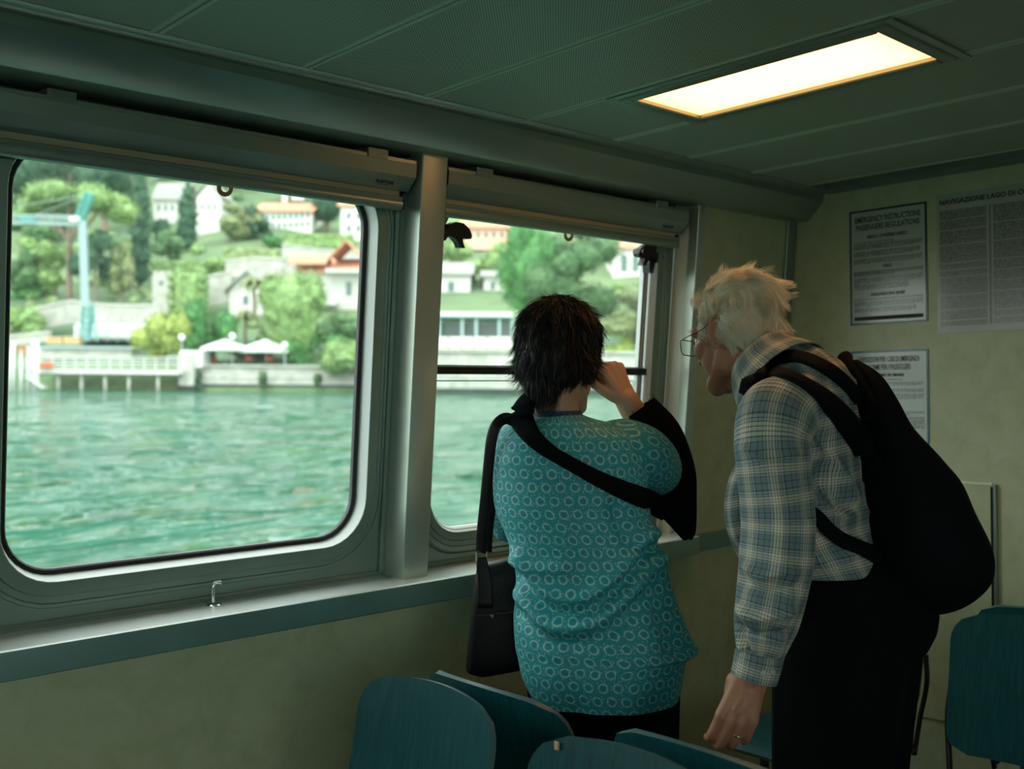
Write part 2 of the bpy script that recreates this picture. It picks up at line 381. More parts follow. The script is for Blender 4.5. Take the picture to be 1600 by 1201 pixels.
def sliding_window(name, rect):
    u0, u1, v0, v1, r = rect; w = structure(name, W((u0+u1)/2, v0, 0.1))
    ring_part('bevel', rect, [(-0.001, 0.118), (0.0, 0.108), (0.003, 0.104), (0.004, 0.100), (0.007, 0.0985), (0.012, 0.090)], M['alu_white'], w)
    ring_part('frame', rect, [(0.012, 0.090), (0.034, 0.086), (0.035, 0.089), (0.0365, 0.085), (0.050, 0.0845), (0.0515, 0.088), (0.053, 0.085), (0.066, 0.085), (0.070, 0.089), (0.0735, 0.096)], M['alu_dark'], w)
    ring_part('outer_frame', rect, [(-0.002, 0.119), (0.03, 0.124), (0.06, 0.14), (0.085, 0.14), (0.085, 0.128)], M['alu_dark'], w)
    vb = 0.545
    pane('pane', (u0+0.002, u1-0.002, v0, vb-0.012, 0.03), w, 0.112, 0.118)
    lp = pane('pane', (u0+0.004, u1-0.045, v0+0.012, vb-0.022, 0.01), w, 0.121, 0.126)
    pane('pane', (u0+0.002, u1-0.002, vb+0.006, v1, 0.03), w, 0.121, 0.126)
    wbox(MB(), u0-0.004, u1-0.008, vb-0.012, vb+0.011, 0.092, 0.122, 0.002).build('meeting_rail', M['rubber'], w)
    wbox(MB(), u0, u1-0.012, vb+0.011, vb+0.014, 0.104, 0.12).build('rail_cap', M['alu'], w)
    wbox(MB(), u0+0.01, u1-0.045, vb-0.034, vb-0.030, 0.119, 0.121).build('pane_edge', M['alu_white'], w)
    wbox(MB(), u1-0.048, u1-0.045, v0+0.09, vb-0.030, 0.119, 0.121).build('pane_edge', M['alu_white'], w)
    # guide channels, bright ribs with a dark slotted strip between
    for s, b in ((1, u1-0.03),):
        wbox(MB(), b-0.013, b-0.010, 0.14, v1, 0.103, 0.119).build('guide_rib', M['alu_white'], w)
        wbox(MB(), b-0.010, b+0.004, 0.14, v1, 0.111, 0.119).build('guide_slot', M['rubber'], w)
        wbox(MB(), b+0.002, b+0.005, 0.14, v1, 0.103, 0.119).build('guide_rib', M['alu_white'], w)
        wbox(MB(), b+0.005, b+0.018, 0.14, v1, 0.109, 0.119).build('guide_slot', M['rubber'], w)
        t = MB()
        for q in np.arange(0.2, 0.98, 0.04): wbox(t, b+0.005, b+0.018, q, q+0.004, 0.107, 0.112)
        t.build('guide_teeth', M['alu_dark'], w)
    # catches: a beak-like grip with a thumb spur
    lc = np.array([(0.0, 0.0), (0.006, 0.010), (0.026, 0.019), (0.050, 0.018), (0.070, 0.006), (0.079, -0.010), (0.077, -0.018), (0.068, -0.020), (0.050, -0.020), (0.052, -0.030), (0.059, -0.043), (0.044, -0.043), (0.036, -0.030), (0.022, -0.020), (0.004, -0.019), (-0.004, -0.03), (-0.01, -0.03), (-0.01, 0.0)])
    for uc, s, dv in ((1.752, 1, 0.929), (2.628, -1, 0.938)):
        q = lc*np.array([s*1.12, 1.1]) + np.array([uc, dv]); q = q if s > 0 else q[::-1]
        v, f = prism(q, W(0, 0, 0), XX, VV, NN, 0.055, 0.078); c = mesh('catch', v, f, M['black_plastic'], w)
        if s < 0:
            q = rrect(2.548, 2.585, 0.922, 0.945, 0.010, 5); v, f = prism(q, W(0, 0, 0), XX, VV, NN, 0.045, 0.088); mesh('grip', v, f, M['black_plastic'], c, auto=0.4)
            q = np.array([(2.608, 0.97), (2.64, 0.975), (2.645, 0.95), (2.644, 0.91), (2.634, 0.87), (2.618, 0.87), (2.612, 0.90)]); v, f = prism(q, W(0, 0, 0), XX, VV, NN, 0.07, 0.10); mesh('catch_plate', v, f, M['black_plastic'], c)
        else:
            q = np.array([(1.70, 0.96), (1.755, 0.95), (1.757, 0.905), (1.74, 0.87), (1.70, 0.86)])[::-1]; v, f = prism(q, W(0, 0, 0), XX, VV, NN, 0.07, 0.10); mesh('catch_plate', v, f, M['black_plastic'], c)
    return w
sliding_window('window_2', WIN[1])

# -- poster bulkhead
wf = structure('wall_front', (XB, 0, 0))
hatch = (1.39, 1.80, 0.35, 1.138)
for y0, y1, z0, z1 in ((Y0, 1.0, 0, 2.2), (1.0, 2.5, 0, 2.2)):
    MB().box((XB+0.02, (y0+y1)/2, (z0+z1)/2), (0.02, (y1-y0)/2-0.0005, (z1-z0)/2)).build('wall_board', M['cream'], wf)
hp = MB().box((XB-0.006, (hatch[0]+hatch[1])/2, (hatch[2]+hatch[3])/2), (0.006, (hatch[1]-hatch[0])/2, (hatch[3]-hatch[2])/2), bev=0.002).build('service_hatch', M['cream'])
hp['label'] = 'low cream service hatch panel with dark edge strip on the poster wall'; hp['category'] = 'panel'
st = MB().box((XB-0.007, hatch[0]-0.006, (hatch[2]+hatch[3])/2), (0.007, 0.006, (hatch[3]-hatch[2])/2), bev=0.001).build('edge_strip', M['alu_dark'], hp)
MB().box((XB-0.014, hatch[0]+0.001, (hatch[2]+hatch[3])/2-0.003), (0.002, 0.0035, (hatch[3]-hatch[2])/2-0.004)).build('edge_gap', M['black_gap'], hp)
MB().box((XB-0.006, (hatch[0]+hatch[1])/2, hatch[3]+0.002), (0.0075, (hatch[1]-hatch[0])/2, 0.0025)).build('top_strip', M['alu_white'], hp)
v, f = lathe([(0.0045, 0), (0.0045, 0.002), (0.002, 0.0035)], (XB-0.012, 1.409, 0.864), (-1, 0, 0), 10); mesh('screw', v, f, M['rubber'], hp)

# -- the sides the photo does not show: far side with its own windows, end wall
wr = structure('wall_right', (0, Y0, 0))
spans = [(-2.65, -1.55), (-1.4, -0.3), (-0.15, 0.95)]
MB().box(((X0+X1)/2, Y0-0.04, 0.48), ((X1-X0)/2, 0.04, 0.48)).build('lower_board', M['cream'], wr)
MB().box(((X0+X1)/2, Y0-0.04, 2.09), ((X1-X0)/2, 0.04, 0.13)).build('upper_board', M['cream'], wr)
ed = [X0]+[q for s in spans for q in s]+[X1]
for a, b in zip(ed[0::2], ed[1::2]): MB().box(((a+b)/2, Y0-0.04, 1.46), ((b-a)/2, 0.04, 0.5)).build('mullion', M['alu'], wr)
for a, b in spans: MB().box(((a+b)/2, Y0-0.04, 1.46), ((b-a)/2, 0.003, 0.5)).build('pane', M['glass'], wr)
wb = structure('wall_back', (X0, 0, 0))
MB().box((X0-0.03, 0.1, 1.1), (0.03, 2.2, 1.1)).build('wall_board', M['cream'], wb)
# ================================================================== fittings
# -- ceiling lamp
lamp = thing('ceiling_lamp', 'long lit rectangular lamp panel recessed in the perforated ceiling', 'lamp', ((LX0+LX1)/2, (LY0+LY1)/2, ZC))
def emis(name, c, s):
    t = NT(name); e = t.n.new('ShaderNodeEmission'); e.inputs[1].default_value = s
    x, y, z = t.sep(t.coord('Object'))
    # two tubes behind the diffuser: brighter in the middle, dimmer by the frame
    ey = t.math('SUBTRACT', 1.0, t.math('POWER', t.math('ABSOLUTE', t.math('DIVIDE', y, 0.33)), 7.0)); ex = t.math('SUBTRACT', 1.0, t.math('POWER', t.math('ABSOLUTE', t.math('DIVIDE', x, 0.14)), 7.0))
    k = t.math('MULTIPLY', ex, ey)
    t.l.new(t.mix(k, (c[0]*0.75, c[1]*0.60, c[2]*0.42), c), e.inputs[0]); t.l.new(e.outputs[0], t.out.inputs[0]); return t.m
def rect_ring(mb, x0, x1, y0, y1, w, z0, z1, bev=0.001):
    for cx, cy, hx, hy in (((x0+x1)/2, y0+w/2, (x1-x0)/2, w/2), ((x0+x1)/2, y1-w/2, (x1-x0)/2, w/2), (x0+w/2, (y0+y1)/2, w/2, (y1-y0)/2-w), (x1-w/2, (y0+y1)/2, w/2, (y1-y0)/2-w)):
        mb.box((cx, cy, (z0+z1)/2), (hx, hy, (z1-z0)/2), bev=bev)
    return mb
rect_ring(MB(), LX0-0.008, LX1+0.02, LY0-0.01, LY1+0.012, 0.020, ZC-0.006, ZC+0.02).build('outer_frame', M['alu'], lamp)
rect_ring(MB(), LX0+0.012, LX1+0.0, LY0+0.010, LY1-0.008, 0.032, ZC-0.010, ZC+0.02, 0.003).build('inner_frame', M['alu_dark'], lamp)
MB().box(((LX0+LX1)/2+0.006, (LY0+LY1)/2+0.001, ZC+0.004), ((LX1-LX0)/2-0.030, (LY1-LY0)/2-0.036, 0.003)).build('diffuser', emis('lit_diffuser', (2.6, 1.25, 0.47), 1.0), lamp)
# -- roller blinds
def letters(name, body, size, parent, m, o, ax, extr=0.0004, align='CENTER', bold=0.0, sx=1.0):
    """flat lettering: rows of ax are its right, up and out directions"""
    c = bpy.data.curves.new(name, 'FONT'); c.body = body; c.size = size; c.align_x = align; c.align_y = 'CENTER'; c.extrude = extr; c.offset = bold; c.resolution_u = 2
    c.materials.append(m); tmp = bpy.data.objects.new(name, c); col.objects.link(tmp)
    me = bpy.data.meshes.new_from_object(tmp.evaluated_get(bpy.context.evaluated_depsgraph_get())); bpy.data.objects.remove(tmp); bpy.data.curves.remove(c)
    me.name = name; ob = bpy.data.objects.new(name, me); col.objects.link(ob)
    ob.parent = parent; q = np.asarray(ax, float); base = origin_of(parent)
    ob.matrix_local = Matrix(((q[0][0]*sx, q[1][0], q[2][0], o[0]-base[0]), (q[0][1]*sx, q[1][1], q[2][1], o[1]-base[1]), (q[0][2]*sx, q[1][2], q[2][2], o[2]-base[2]), (0, 0, 0, 1)))
    return ob
M['print'] = plain('black_print', (0.01, 0.013, 0.012), 0.6)
def blind(label, u0, u1, clips, ru):
    b = thing('roller_blind', label, 'blind', W((u0+u1)/2, 0.95, 0.03), 'rolled-up window blinds')
    prof = [(1.084, 0.012), (1.086, 0.016), (1.086, 0.075), (1.012, 0.075), (1.007, 0.045), (1.0075, 0.040), (1.041, 0.0105), (1.0745, 0.0085), (1.0755, 0.0115)]
    v, f = prism([(p[1], p[0]) for p in prof], W(0, 0, 0), NN, VV, XX, u0, u1); mesh('cassette', v, f, M['alu'], b)
    q = np.array([(p[1], p[0]) for p in prof]); q = (q-q.mean(0))*1.02+q.mean(0)
    for a, c in ((u0-0.004, u0), (u1, u1+0.004)):
        v, f = prism(q, W(0, 0, 0), NN, VV, XX, a, c); mesh('end_cap', v, f, M['black_plastic'], b)
    wbox(MB(), u0+0.014, u1-0.022, 0.990, 1.012, 0.048, 0.056).build('rolled_fabric', M['blindfabric'], b)
    bar = [(0.030, 0.986), (0.034, 0.9915), (0.040, 0.9925), (0.048, 0.991), (0.048, 0.9885), (0.036, 0.9875), (0.0345, 0.985), (0.032, 0.978), (0.031, 0.970), (0.034, 0.963), (0.042, 0.959), (0.052, 0.959), (0.055, 0.985), (0.052, 0.996), (0.030, 0.991)]
    bar = [(0.032, 0.990), (0.036, 0.9925), (0.052, 0.9925), (0.055, 0.985), (0.054, 0.962), (0.046, 0.957), (0.038, 0.958), (0.0325, 0.963), (0.0305, 0.971), (0.0315, 0.979), (0.0345, 0.984), (0.0335, 0.9855)]
    v, f = prism(bar[::-1], W(0, 0, 0), NN, VV, XX, u0+0.012, u1-0.022); bb = mesh('bottom_bar', v, f, M['alu'], b, auto=0.7)
    for a, c in ((u1-0.022, u1-0.014), (u0+0.004, u0+0.012)): wbox(MB(), a, c, 0.96, 1.004, 0.03, 0.056, 0.004).build('bar_end', M['black_plastic'], b)
    rp = [(0.0195, -0.002), (0.0195, 0.002), (0.0095, 0.002), (0.0095, -0.002), (0.0195, -0.002)]
    v, f = lathe(rp, W(ru, 0.955, 0.045), NN, 24); f = f[:-2]; mesh('pull_ring', v, f, M['brass'], b)
    wbox(MB(), ru-0.007, ru+0.007, 0.955, 0.966, 0.0415, 0.0425).build('ring_tab', M['glass'], b)
    for a, c in clips: wbox(MB(), a, c, 1.074, 1.098, 0.0075, 0.075, 0.001).build('clip', M['alu_dark'], b)
    d = nrm(W(0, 1.0075, 0.040)-W(0, 1.041, 0.0105)); nn = nrm(np.cross(XX, -d))
    lc = W(u1-0.085, 1.019, 0.0295)+nn*0.0006
    letters('maker_lettering', 'FLANTOSE', 0.0125, b, M['print'], lc-d*0.004, (XX, -d, nn), 0.0002, bold=0.0004, sx=0.9)
    letters('small_lettering', 'mare tende blu', 0.005, b, M['print'], lc+d*0.0035, (XX, -d, nn), 0.0001)
    return b
blind('wide roller blind cassette above the left window', 0.585, 1.606, ((0.698, 0.755), (1.456, 1.515)), 1.098)
blind('roller blind cassette above the window behind the woman', 1.712, 2.728, ((1.807, 1.864), (2.558, 2.616)), 2.205)
# -- chrome hook on the sill
hk = thing('sill_hook', 'small chrome bent hook with round base on the window sill', 'hook', (1.109, 2.243, SILL))
hb = np.array([1.109, 2.243, SILL])
v, f = lathe([(0.019, 0.0), (0.019, 0.002), (0.016, 0.0045), (0.008, 0.006)], hb, n=24); mesh('base_flange', v, f, M['chrome'], hk, smooth=False)
pa = spline([hb+[0, 0, 0.004], hb+[0, 0, 0.03], hb+[0.0005, 0, 0.044], hb+[0.005, 0, 0.051], hb+[0.013, -0.002, 0.052]], 6)
v, f, _ = tube_vf(pa, 0.0045, 12); mesh('stem', v, f, M['chrome'], hk, smooth=True)
v, f = lathe([(0.001, -0.005), (0.0045, -0.0035), (0.006, 0), (0.0045, 0.0035), (0.001, 0.005)], hb+[0.0165, -0.003, 0.051], (0.95, -0.25, 0), 14); mesh('ball_tip', v, f, M['chrome'], hk, smooth=True)
# -- notices on the bulkhead; fine print is a flat printed texture
def paper(name, c, rough): return plain(name, c, rough, var=0.04, scale=7)
M['paper'] = paper('notice_sheet', (0.46, 0.53, 0.50), 0.16); M['paper2'] = paper('printed_sheet', (0.40, 0.43, 0.40), 0.22)
M['teal_edge'] = plain('teal_border', (0.01, 0.12, 0.16), 0.25); M['navy_edge'] = plain('navy_border', (0.012, 0.045, 0.085), 0.25)
def fineprint(name, pitch, dens, ink, sheet):
    t = NT(name); x, y, z = t.sep(t.coord('Object'))
    r = t.math('DIVIDE', z, pitch); row = t.math('FLOOR', r); fr = t.math('FRACT', r)
    cv = t.n.new('ShaderNodeCombineXYZ'); t.put(cv.inputs[0], t.math('DIVIDE', y, pitch*0.42)); t.put(cv.inputs[1], t.math('MULTIPLY', row, 7.31))
    n = t.noise(cv.outputs[0], 1.0, 1, 0.4)
    k = t.math('MULTIPLY', t.math('LESS_THAN', t.math('ABSOLUTE', t.math('SUBTRACT', fr, 0.5)), 0.31), t.math('GREATER_THAN', n, dens))
    t.set(Base_Color=t.mix(k, sheet, ink), Roughness=0.2); return t.m
M['fp'] = fineprint('fine_print', 0.0049, 0.44, (0.05, 0.07, 0.065), (0.46, 0.53, 0.50))
M['fpb'] = fineprint('bold_print', 0.0056, 0.38, (0.02, 0.03, 0.03), (0.46, 0.53, 0.50))
M['fpd'] = fineprint('dense_print', 0.0042, 0.42, (0.06, 0.07, 0.06), (0.40, 0.43, 0.40))
PX = XB-0.0035
PAX = (np.array([0, -1.0, 0]), np.array([0, 0, 1.0]), np.array([-1.0, 0, 0]))
def quad_block(name, y0, y1, z0, z1, m, parent, t=0.0004, x=PX):
    return MB().box((x-t, (y0+y1)/2, (z0+z1)/2), (t/2+0.0001, abs(y1-y0)/2, abs(z1-z0)/2)).build(name, m, parent, loc=(x, (y0+y1)/2, (z0+z1)/2))
def notice(label, yl, yr, zt, zb, edge):
    n = thing('notice', label, 'notice', (XB, (yl+yr)/2, zb), 'framed emergency notices')
    MB().box((XB-0.0015, (yl+yr)/2, (zt+zb)/2), (0.0015, (yl-yr)/2, (zt-zb)/2), bev=0.0008).build('sheet', M['paper'], n)
    mb = MB(); w = 0.0065
    for a, b, c, d in ((yr, yl, zt-w, zt), (yr, yl, zb, zb+w), (yr, yr+w, zb+w, zt-w), (yl-w, yl, zb+w, zt-w)): mb.box((XB-0.003, (a+b)/2, (c+d)/2), (0.0008, (b-a)/2, (d-c)/2))
    mb.build('border', M[edge], n); return n
def heads(n, yc, rows):
    for txt, z, size, sx, bold in rows: letters('heading', txt, size, n, M['print'], (PX-0.0004, yc, z), PAX, 0.0002, bold=bold, sx=sx)
yl, yr, zt, zb = 1.878, 1.598, 2.069, 1.669
n1 = notice('blue-edged notice of emergency instructions in English, above the man\'s back', yl, yr, zt, zb, 'navy_edge')
yc = (yl+yr)/2
heads(n1, yc, [('EMERGENCY INSTRUCTIONS', 2.034, 0.028, 0.655, 0.0006), ('PASSENGERS REGULATIONS', 2.007, 0.028, 0.66, 0.0006), ('MAN OVERBOARD', 1.973, 0.0165, 1.05, 0.0004), ('FIRE', 1.868, 0.0165, 1.05, 0.0004), ('ABANDON SHIP', 1.772, 0.0165, 1.05, 0.0004)])
for w, z0, z1, mm in ((0.6, 1.952, 1.957, 'fpb'), (1, 1.932, 1.949, 'fp'), (0.97, 1.905, 1.926, 'fp'), (1, 1.882, 1.899, 'fp'), (1, 1.845, 1.855, 'fpb'), (0.6, 1.838, 1.844, 'fpb'), (1, 1.812, 1.834, 'fp'), (0.8, 1.79, 1.811, 'fp'), (1, 1.754, 1.760, 'fpb'), (1, 1.733, 1.750, 'fp'), (0.9, 1.712, 1.728, 'fp')):
    a = yl-0.015; quad_block('paragraph', a, a-0.25*w, z0, z1, M[mm], n1)
quad_block('black_bar', yl-0.015, yr+0.015, 1.684, 1.697, M['print'], n1)
zt, zb = 1.577, 1.177
n2 = notice('teal-edged emergency notice in Italian half hidden behind the man\'s shoulder', yl, yr, zt, zb, 'teal_edge')
heads(n2, yc, [('DISPOSIZIONI PER I CASI DI EMERGENZA', 1.546, 0.027, 0.445, 0.0002), ('NORME PER I PASSEGGERI', 1.519, 0.027, 0.5, 0.0002), ('UOMO IN MARE', 1.492, 0.0145, 1.05, 0.0004), ('INCENDIO', 1.383, 0.0145, 1.05, 0.0003), ('ABBANDONO NAVE', 1.285, 0.0145, 1.05, 0.0003)])
for w, z0, z1, mm in ((0.7, 1.474, 1.479, 'fpb'), (1, 1.455, 1.469, 'fp'), (1, 1.432, 1.446, 'fp'), (1, 1.41, 1.428, 'fp'), (1, 1.362, 1.368, 'fpb'), (0.8, 1.354, 1.360, 'fpb'), (1, 1.31, 1.35, 'fp'), (1, 1.262, 1.268, 'fpb'), (1, 1.22, 1.255, 'fp')):
    a = yl-0.015; quad_block('paragraph', a, a-0.25*w, z0, z1, M[mm], n2)
quad_block('black_bar', yl-0.015, yr+0.015, 1.192, 1.204, M['print'], n2)
yl, yr, zt, zb = 1.566, 0.93, 2.083, 1.627
n3 = thing('regulation_sheet', 'large laminated sheet of small print in columns at the right edge', 'notice', (XB, (yl+yr)/2, zb))
MB().box((XB-0.001, (yl+yr)/2, (zt+zb)/2), (0.001, (yl-yr)/2, (zt-zb)/2)).build('sheet', M['paper2'], n3)
letters('heading', 'NAVIGAZIONE LAGO DI COMO', 0.0225, n3, M['print'], (PX, yl-0.012, 2.055), PAX, 0.0002, align='LEFT', bold=0.0007, sx=0.98)
random.seed(3)
for ci, (a, b) in enumerate(((1.555, 1.402), (1.382, 1.235), (1.215, 1.08), (1.06, 0.945))):
    z = 2.028
    while z > 1.66:
        h = random.choice((0.02, 0.03, 0.045, 0.055)); z1 = max(z-h, 1.648)
        quad_block('paragraph', a, b, z1, z, M['fpd'], n3, x=XB-0.0021); z = z1-0.0035
    if ci < 3:
        for q in (0.008, 0.012): quad_block('column_rule', b-q, b-q-0.0012, 1.65, 2.03, M['print'], n3, x=XB-0.0021)
# ================================================================== lake and far shore
# the boat heels a little, so the lake lies at a slight slant in the cabin's frame
DS = 110.0
S1 = at(150, 609.5, DS); S2 = at(930, 616.5, DS); S0 = np.array([0, 0, -0.75])
EU = nrm(np.cross(S2-S1, S0-S1)); EU = EU if EU[2] > 0 else -EU
ER = nrm(S2-S1); EF = np.cross(EU, ER); EF = EF if EF@_F > 0 else -EF
def on_water(p): return p - EU*((p-S0)@EU)
TP = np.array([(108, 585), (112, 566), (121, 553), (128, 520), (145, 470), (165, 425), (200, 380), (240, 320), (300, 240), (350, 165)], float)
def dep(y): return float(np.interp(-y, -TP[:, 1], TP[:, 0]))
# -- water: real waves near the boat, finer ripple in the material
def water_material():
    t = NT('lake_water'); c = t.coord('Object')
    t.set(Base_Color=t.ramp(t.noise(c, 0.05, 3), [(0.3, (0.004, 0.080, 0.045)), (0.7, (0.007, 0.110, 0.062))]), Roughness=0.06)
    t.b.inputs['IOR'].default_value = 1.30; t.b.inputs['Specular IOR Level'].default_value = 0.4
    m1 = t.n.new('ShaderNodeMapping'); t.l.new(c, m1.inputs[0]); m1.inputs['Rotation'].default_value = (0, 0, 0.55); m1.inputs['Scale'].default_value = (0.42, 1.15, 1)
    a = t.noise(m1.outputs[0], 0.75, 2.5, 0.5, 0.6); b = t.noise(m1.outputs[0], 3.0, 3, 0.5, 0.3)
    t.bump(t.math('ADD', a, t.math('MULTIPLY', b, 0.12)), 1.0, 1.3); return t.m
M['water'] = water_material()
rs = np.concatenate([np.linspace(-60, 2, 12), np.geomspace(2.5, 116, 210)])
ss = np.linspace(-1, 1, 200)
gr, gs = np.meshgrid(rs, ss, indexing='ij'); half = 30+np.abs(gr)*0.9
base = S0 + np.array([_F[0], _F[1], 0])*0
fx = nrm(_F - EU*(_F@EU)); rx = np.cross(fx, EU)
P = S0 + gr[..., None]*fx + (gs*half)[..., None]*rx
q = P.reshape(-1, 3); fade = np.clip(1.2-np.abs(gr.ravel())/120, 0.15, 1)*np.clip((gr.ravel()-0.5)/4, 0, 1)
wv = vnoise(np.c_[q[:, 0]*0.45, q[:, 1]*0.9, 0*q[:, 0]])*0.09 + vnoise(np.c_[q[:, 0]*1.1+3, q[:, 1]*1.9, 0*q[:, 0]], 2)*0.05
q = q + EU*(wv*fade)[:, None]; n1_, n2_ = gr.shape
idx = np.arange(n1_*n2_).reshape(n1_, n2_)
fq = np.stack([idx[:-1, :-1], idx[1:, :-1], idx[1:, 1:], idx[:-1, 1:]], -1).reshape(-1, 4)
wo = mesh('lake_water', q, fq, M['water'], smooth=True, kind='stuff', label='choppy green lake water between the boat and the shore', cat='water')
# -- hillside
def hill_material():
    t = NT('hillside'); c = t.coord('Object')
    n = t.noise(c, 0.035, 5, 0.6); n2 = t.noise(c, 0.35, 4, 0.6)
    a = t.ramp(n, [(0.35, (0.06, 0.13, 0.065)), (0.5, (0.13, 0.2, 0.085)), (0.68, (0.2, 0.27, 0.12))])
    t.set(Base_Color=t.mix(t.math('MULTIPLY', n2, 0.6), a, (0.07, 0.12, 0.07)), Roughness=0.9); t.bump(n2, 0.8, 1.2); return t.m
M['hill'] = hill_material()
dz = np.concatenate([np.linspace(108, 145, 24), np.linspace(150, 350, 30)]); xs = np.linspace(-700, 2300, 90)
V = []
for d in dz:
    y = np.interp(d, TP[:, 0], TP[:, 1])
    for x in xs:
        yy = y + (8*math.sin(x*0.011+d*0.03)+6*math.sin(x*0.027-d*0.06))*min(1, max(0, (d-125)/60))
        if d < 109: yy = 640
        V.append(at(x, yy, d))
nx = len(xs); idx = np.arange(len(dz)*nx).reshape(len(dz), nx)
fq = np.stack([idx[:-1, :-1], idx[:-1, 1:], idx[1:, 1:], idx[1:, :-1]], -1).reshape(-1, 4)
mesh('ground_hillside', V, fq, M['hill'], smooth=True, kind='structure')
# -- building materials
M['stucco'] = plain('white_stucco', (0.62, 0.62, 0.585), 0.8, var=0.06, scale=0.4); M['stucco_grey'] = plain('grey_stucco', (0.5, 0.51, 0.475), 0.8, var=0.08, scale=0.4)
M['stucco_pink'] = plain('pink_stucco', (0.72, 0.45, 0.35), 0.8, var=0.06, scale=0.4)
M['rooftile'] = plain('terracotta_roof', (0.5, 0.24, 0.15), 0.8, var=0.15, scale=1.5); M['slate'] = plain('grey_slate', (0.28, 0.29, 0.265), 0.8, var=0.15, scale=1.5)
M['far_glass'] = plain('dark_far_window', (0.10, 0.16, 0.15), 0.2); M['stone'] = plain('quay_stone', (0.42, 0.42, 0.38), 0.85, var=0.22, scale=0.9, bump=0.4, bscale=2)
M['pale_stone'] = plain('pale_stone', (0.48, 0.48, 0.44), 0.85, var=0.2, scale=0.8); M['white_paint'] = plain('white_paint', (0.62, 0.63, 0.61), 0.5)
M['wet_shade'] = plain('wet_and_shaded_stone', (0.02, 0.035, 0.027), 0.7, var=0.3, scale=1.2); M['teal_steel'] = plain('teal_steel', (0.08, 0.32, 0.29), 0.5); M['grey_steel'] = plain('pale_blue_steel', (0.36, 0.48, 0.49), 0.5)  # wet quay foot; also dark enough to paint shade under the pier
M['wood'] = plain('pale_timber', (0.55, 0.38, 0.2), 0.7); M['bark'] = plain('bark', (0.22, 0.17, 0.13), 0.9, var=0.3, scale=2); M['orange'] = plain('orange_red', (0.7, 0.16, 0.08), 0.5)
M['awning'] = plain('white_canvas', (0.66, 0.67, 0.65), 0.7); M['globe'] = plain('opal_globe', (0.85, 0.86, 0.85), 0.3); M['lawn'] = plain('lawn', (0.2, 0.3, 0.1), 0.9, var=0.25, scale=0.6)
EAX = np.array([ER, EF, EU])
def ebox(mb, px0, px1, py0, py1, d, depth, bev=0):
    """box whose front face fills the pixel rectangle at depth d and that goes depth metres back"""
    c = at((px0+px1)/2, (py0+py1)/2, d) + EF*depth/2
    return mb.box(c, (abs(px1-px0)*d/FPX/2, depth/2, abs(py1-py0)*d/FPX/2), EAX, bev)
def ethin(a, b, r, n=6): return tube_vf([a, b], [r, r], n)
def egable(mb, px0, px1, yeave, yridge, d, depth, over=0.5, along=True):
    """pitched roof; ridge along the facade or pointing at the viewer"""
    s = d/FPX; c = at((px0+px1)/2, yeave, d); h = (yeave-yridge)*s; w = (px1-px0)*s/2+over
    if along: prof = [(-over, -0.15), (depth/2, h), (depth+over, -0.15), (depth+over, 0.1), (depth/2, h+0.3), (-over, 0.1)]; v, f = prism(prof, c, EF, EU, ER, -w, w)
    else: prof = [(-w, -0.15), (0, h), (w, -0.15), (w, 0.12), (0, h+0.3), (-w, 0.12)]; v, f = prism(prof, c, ER, EU, EF, -over, depth+over)
    return mb.add(v, f)
def house(label, px0, px1, yb, ye, yr, d, depth, wall='stucco', roof='rooftile', along=True, wins=(), chim=(), cat='building', name='villa', arch=False):
    d = dep(yb)-1.5 if d > 160 else d
    h = thing(name, label, cat, at((px0+px1)/2, yb, d), 'houses on the hillside')
    wl_ = ebox(MB(), px0, px1, ye, yb+12, d, depth).build('walls', M[wall], h)
    if not along:       # gable wall
        s = d/FPX; c = at((px0+px1)/2, ye, d); w = (px1-px0)*s/2
        v, f = prism([(-w, 0), (w, 0), (0, (ye-yr)*s)], c, ER, EU, EF, 0, depth); mesh('gable', v, f, M[wall], h)
    egable(MB(), px0, px1, ye, yr, d, depth, 0.6, along).build('roof', M[roof], h)
    for (a, b, c, e) in wins:
        if arch:
            s = d/FPX; q = [(-(b-a)*s/2, 0), ((b-a)*s/2, 0)]+[((b-a)*s/2*math.cos(t), (e-c-(b-a)/2)*s+(b-a)*s/2*math.sin(t)) for t in np.linspace(0, math.pi, 9)]
            v, f = prism(q, at((a+b)/2, e, d), ER, EU, EF, -0.06, 0.1); mesh('window', v, f, M['far_glass'], h)
        else:
            wd = ebox(MB(), a, b, c, e, d-0.05, 0.1).build('window', M['far_glass'], h)
    for (a, b, c, e) in chim: ebox(MB(), a, b, c, e, d+depth/2, 0.8).build('chimney', M[wall], h)
    return h
def wgrid(x0, x1, n, y0, y1, w, sl=0.0): return [(x-w/2, x+w/2, y0+sl*(x-x0), y1+sl*(x-x0)) for x in np.linspace(x0, x1, n)]
house('small white house with grey roof between two tall cypresses', 240, 288, 346, 312, 282, 238, 9, roof='slate', along=True, wins=wgrid(248, 280, 4, 320, 330, 4))
house('white gabled house with grey roof right of the slim dark cypress', 307, 345, 362, 308, 284, 232, 10, roof='slate', along=False, wins=wgrid(316, 336, 3, 318, 328, 4))
house('long white villa with terracotta roof and a row of windows high on the hill', 402, 487, 366, 330, 312, 236, 12, wins=wgrid(409, 481, 9, 336, 345, 4, -0.06)+wgrid(409, 481, 9, 350, 358, 4, -0.06), chim=((441, 448, 296, 316), (456, 474, 298, 312)))
house('tall white house at the top right of the left window', 532, 600, 376, 322, 305, 236, 10, wins=wgrid(545, 590, 4, 332, 342, 6)+wgrid(545, 590, 4, 352, 362, 6))
house('white gabled house behind the round green tree', 358, 416, 492, 455, 425, 138, 8, along=False, roof='slate', wins=((380, 388, 462, 476),))
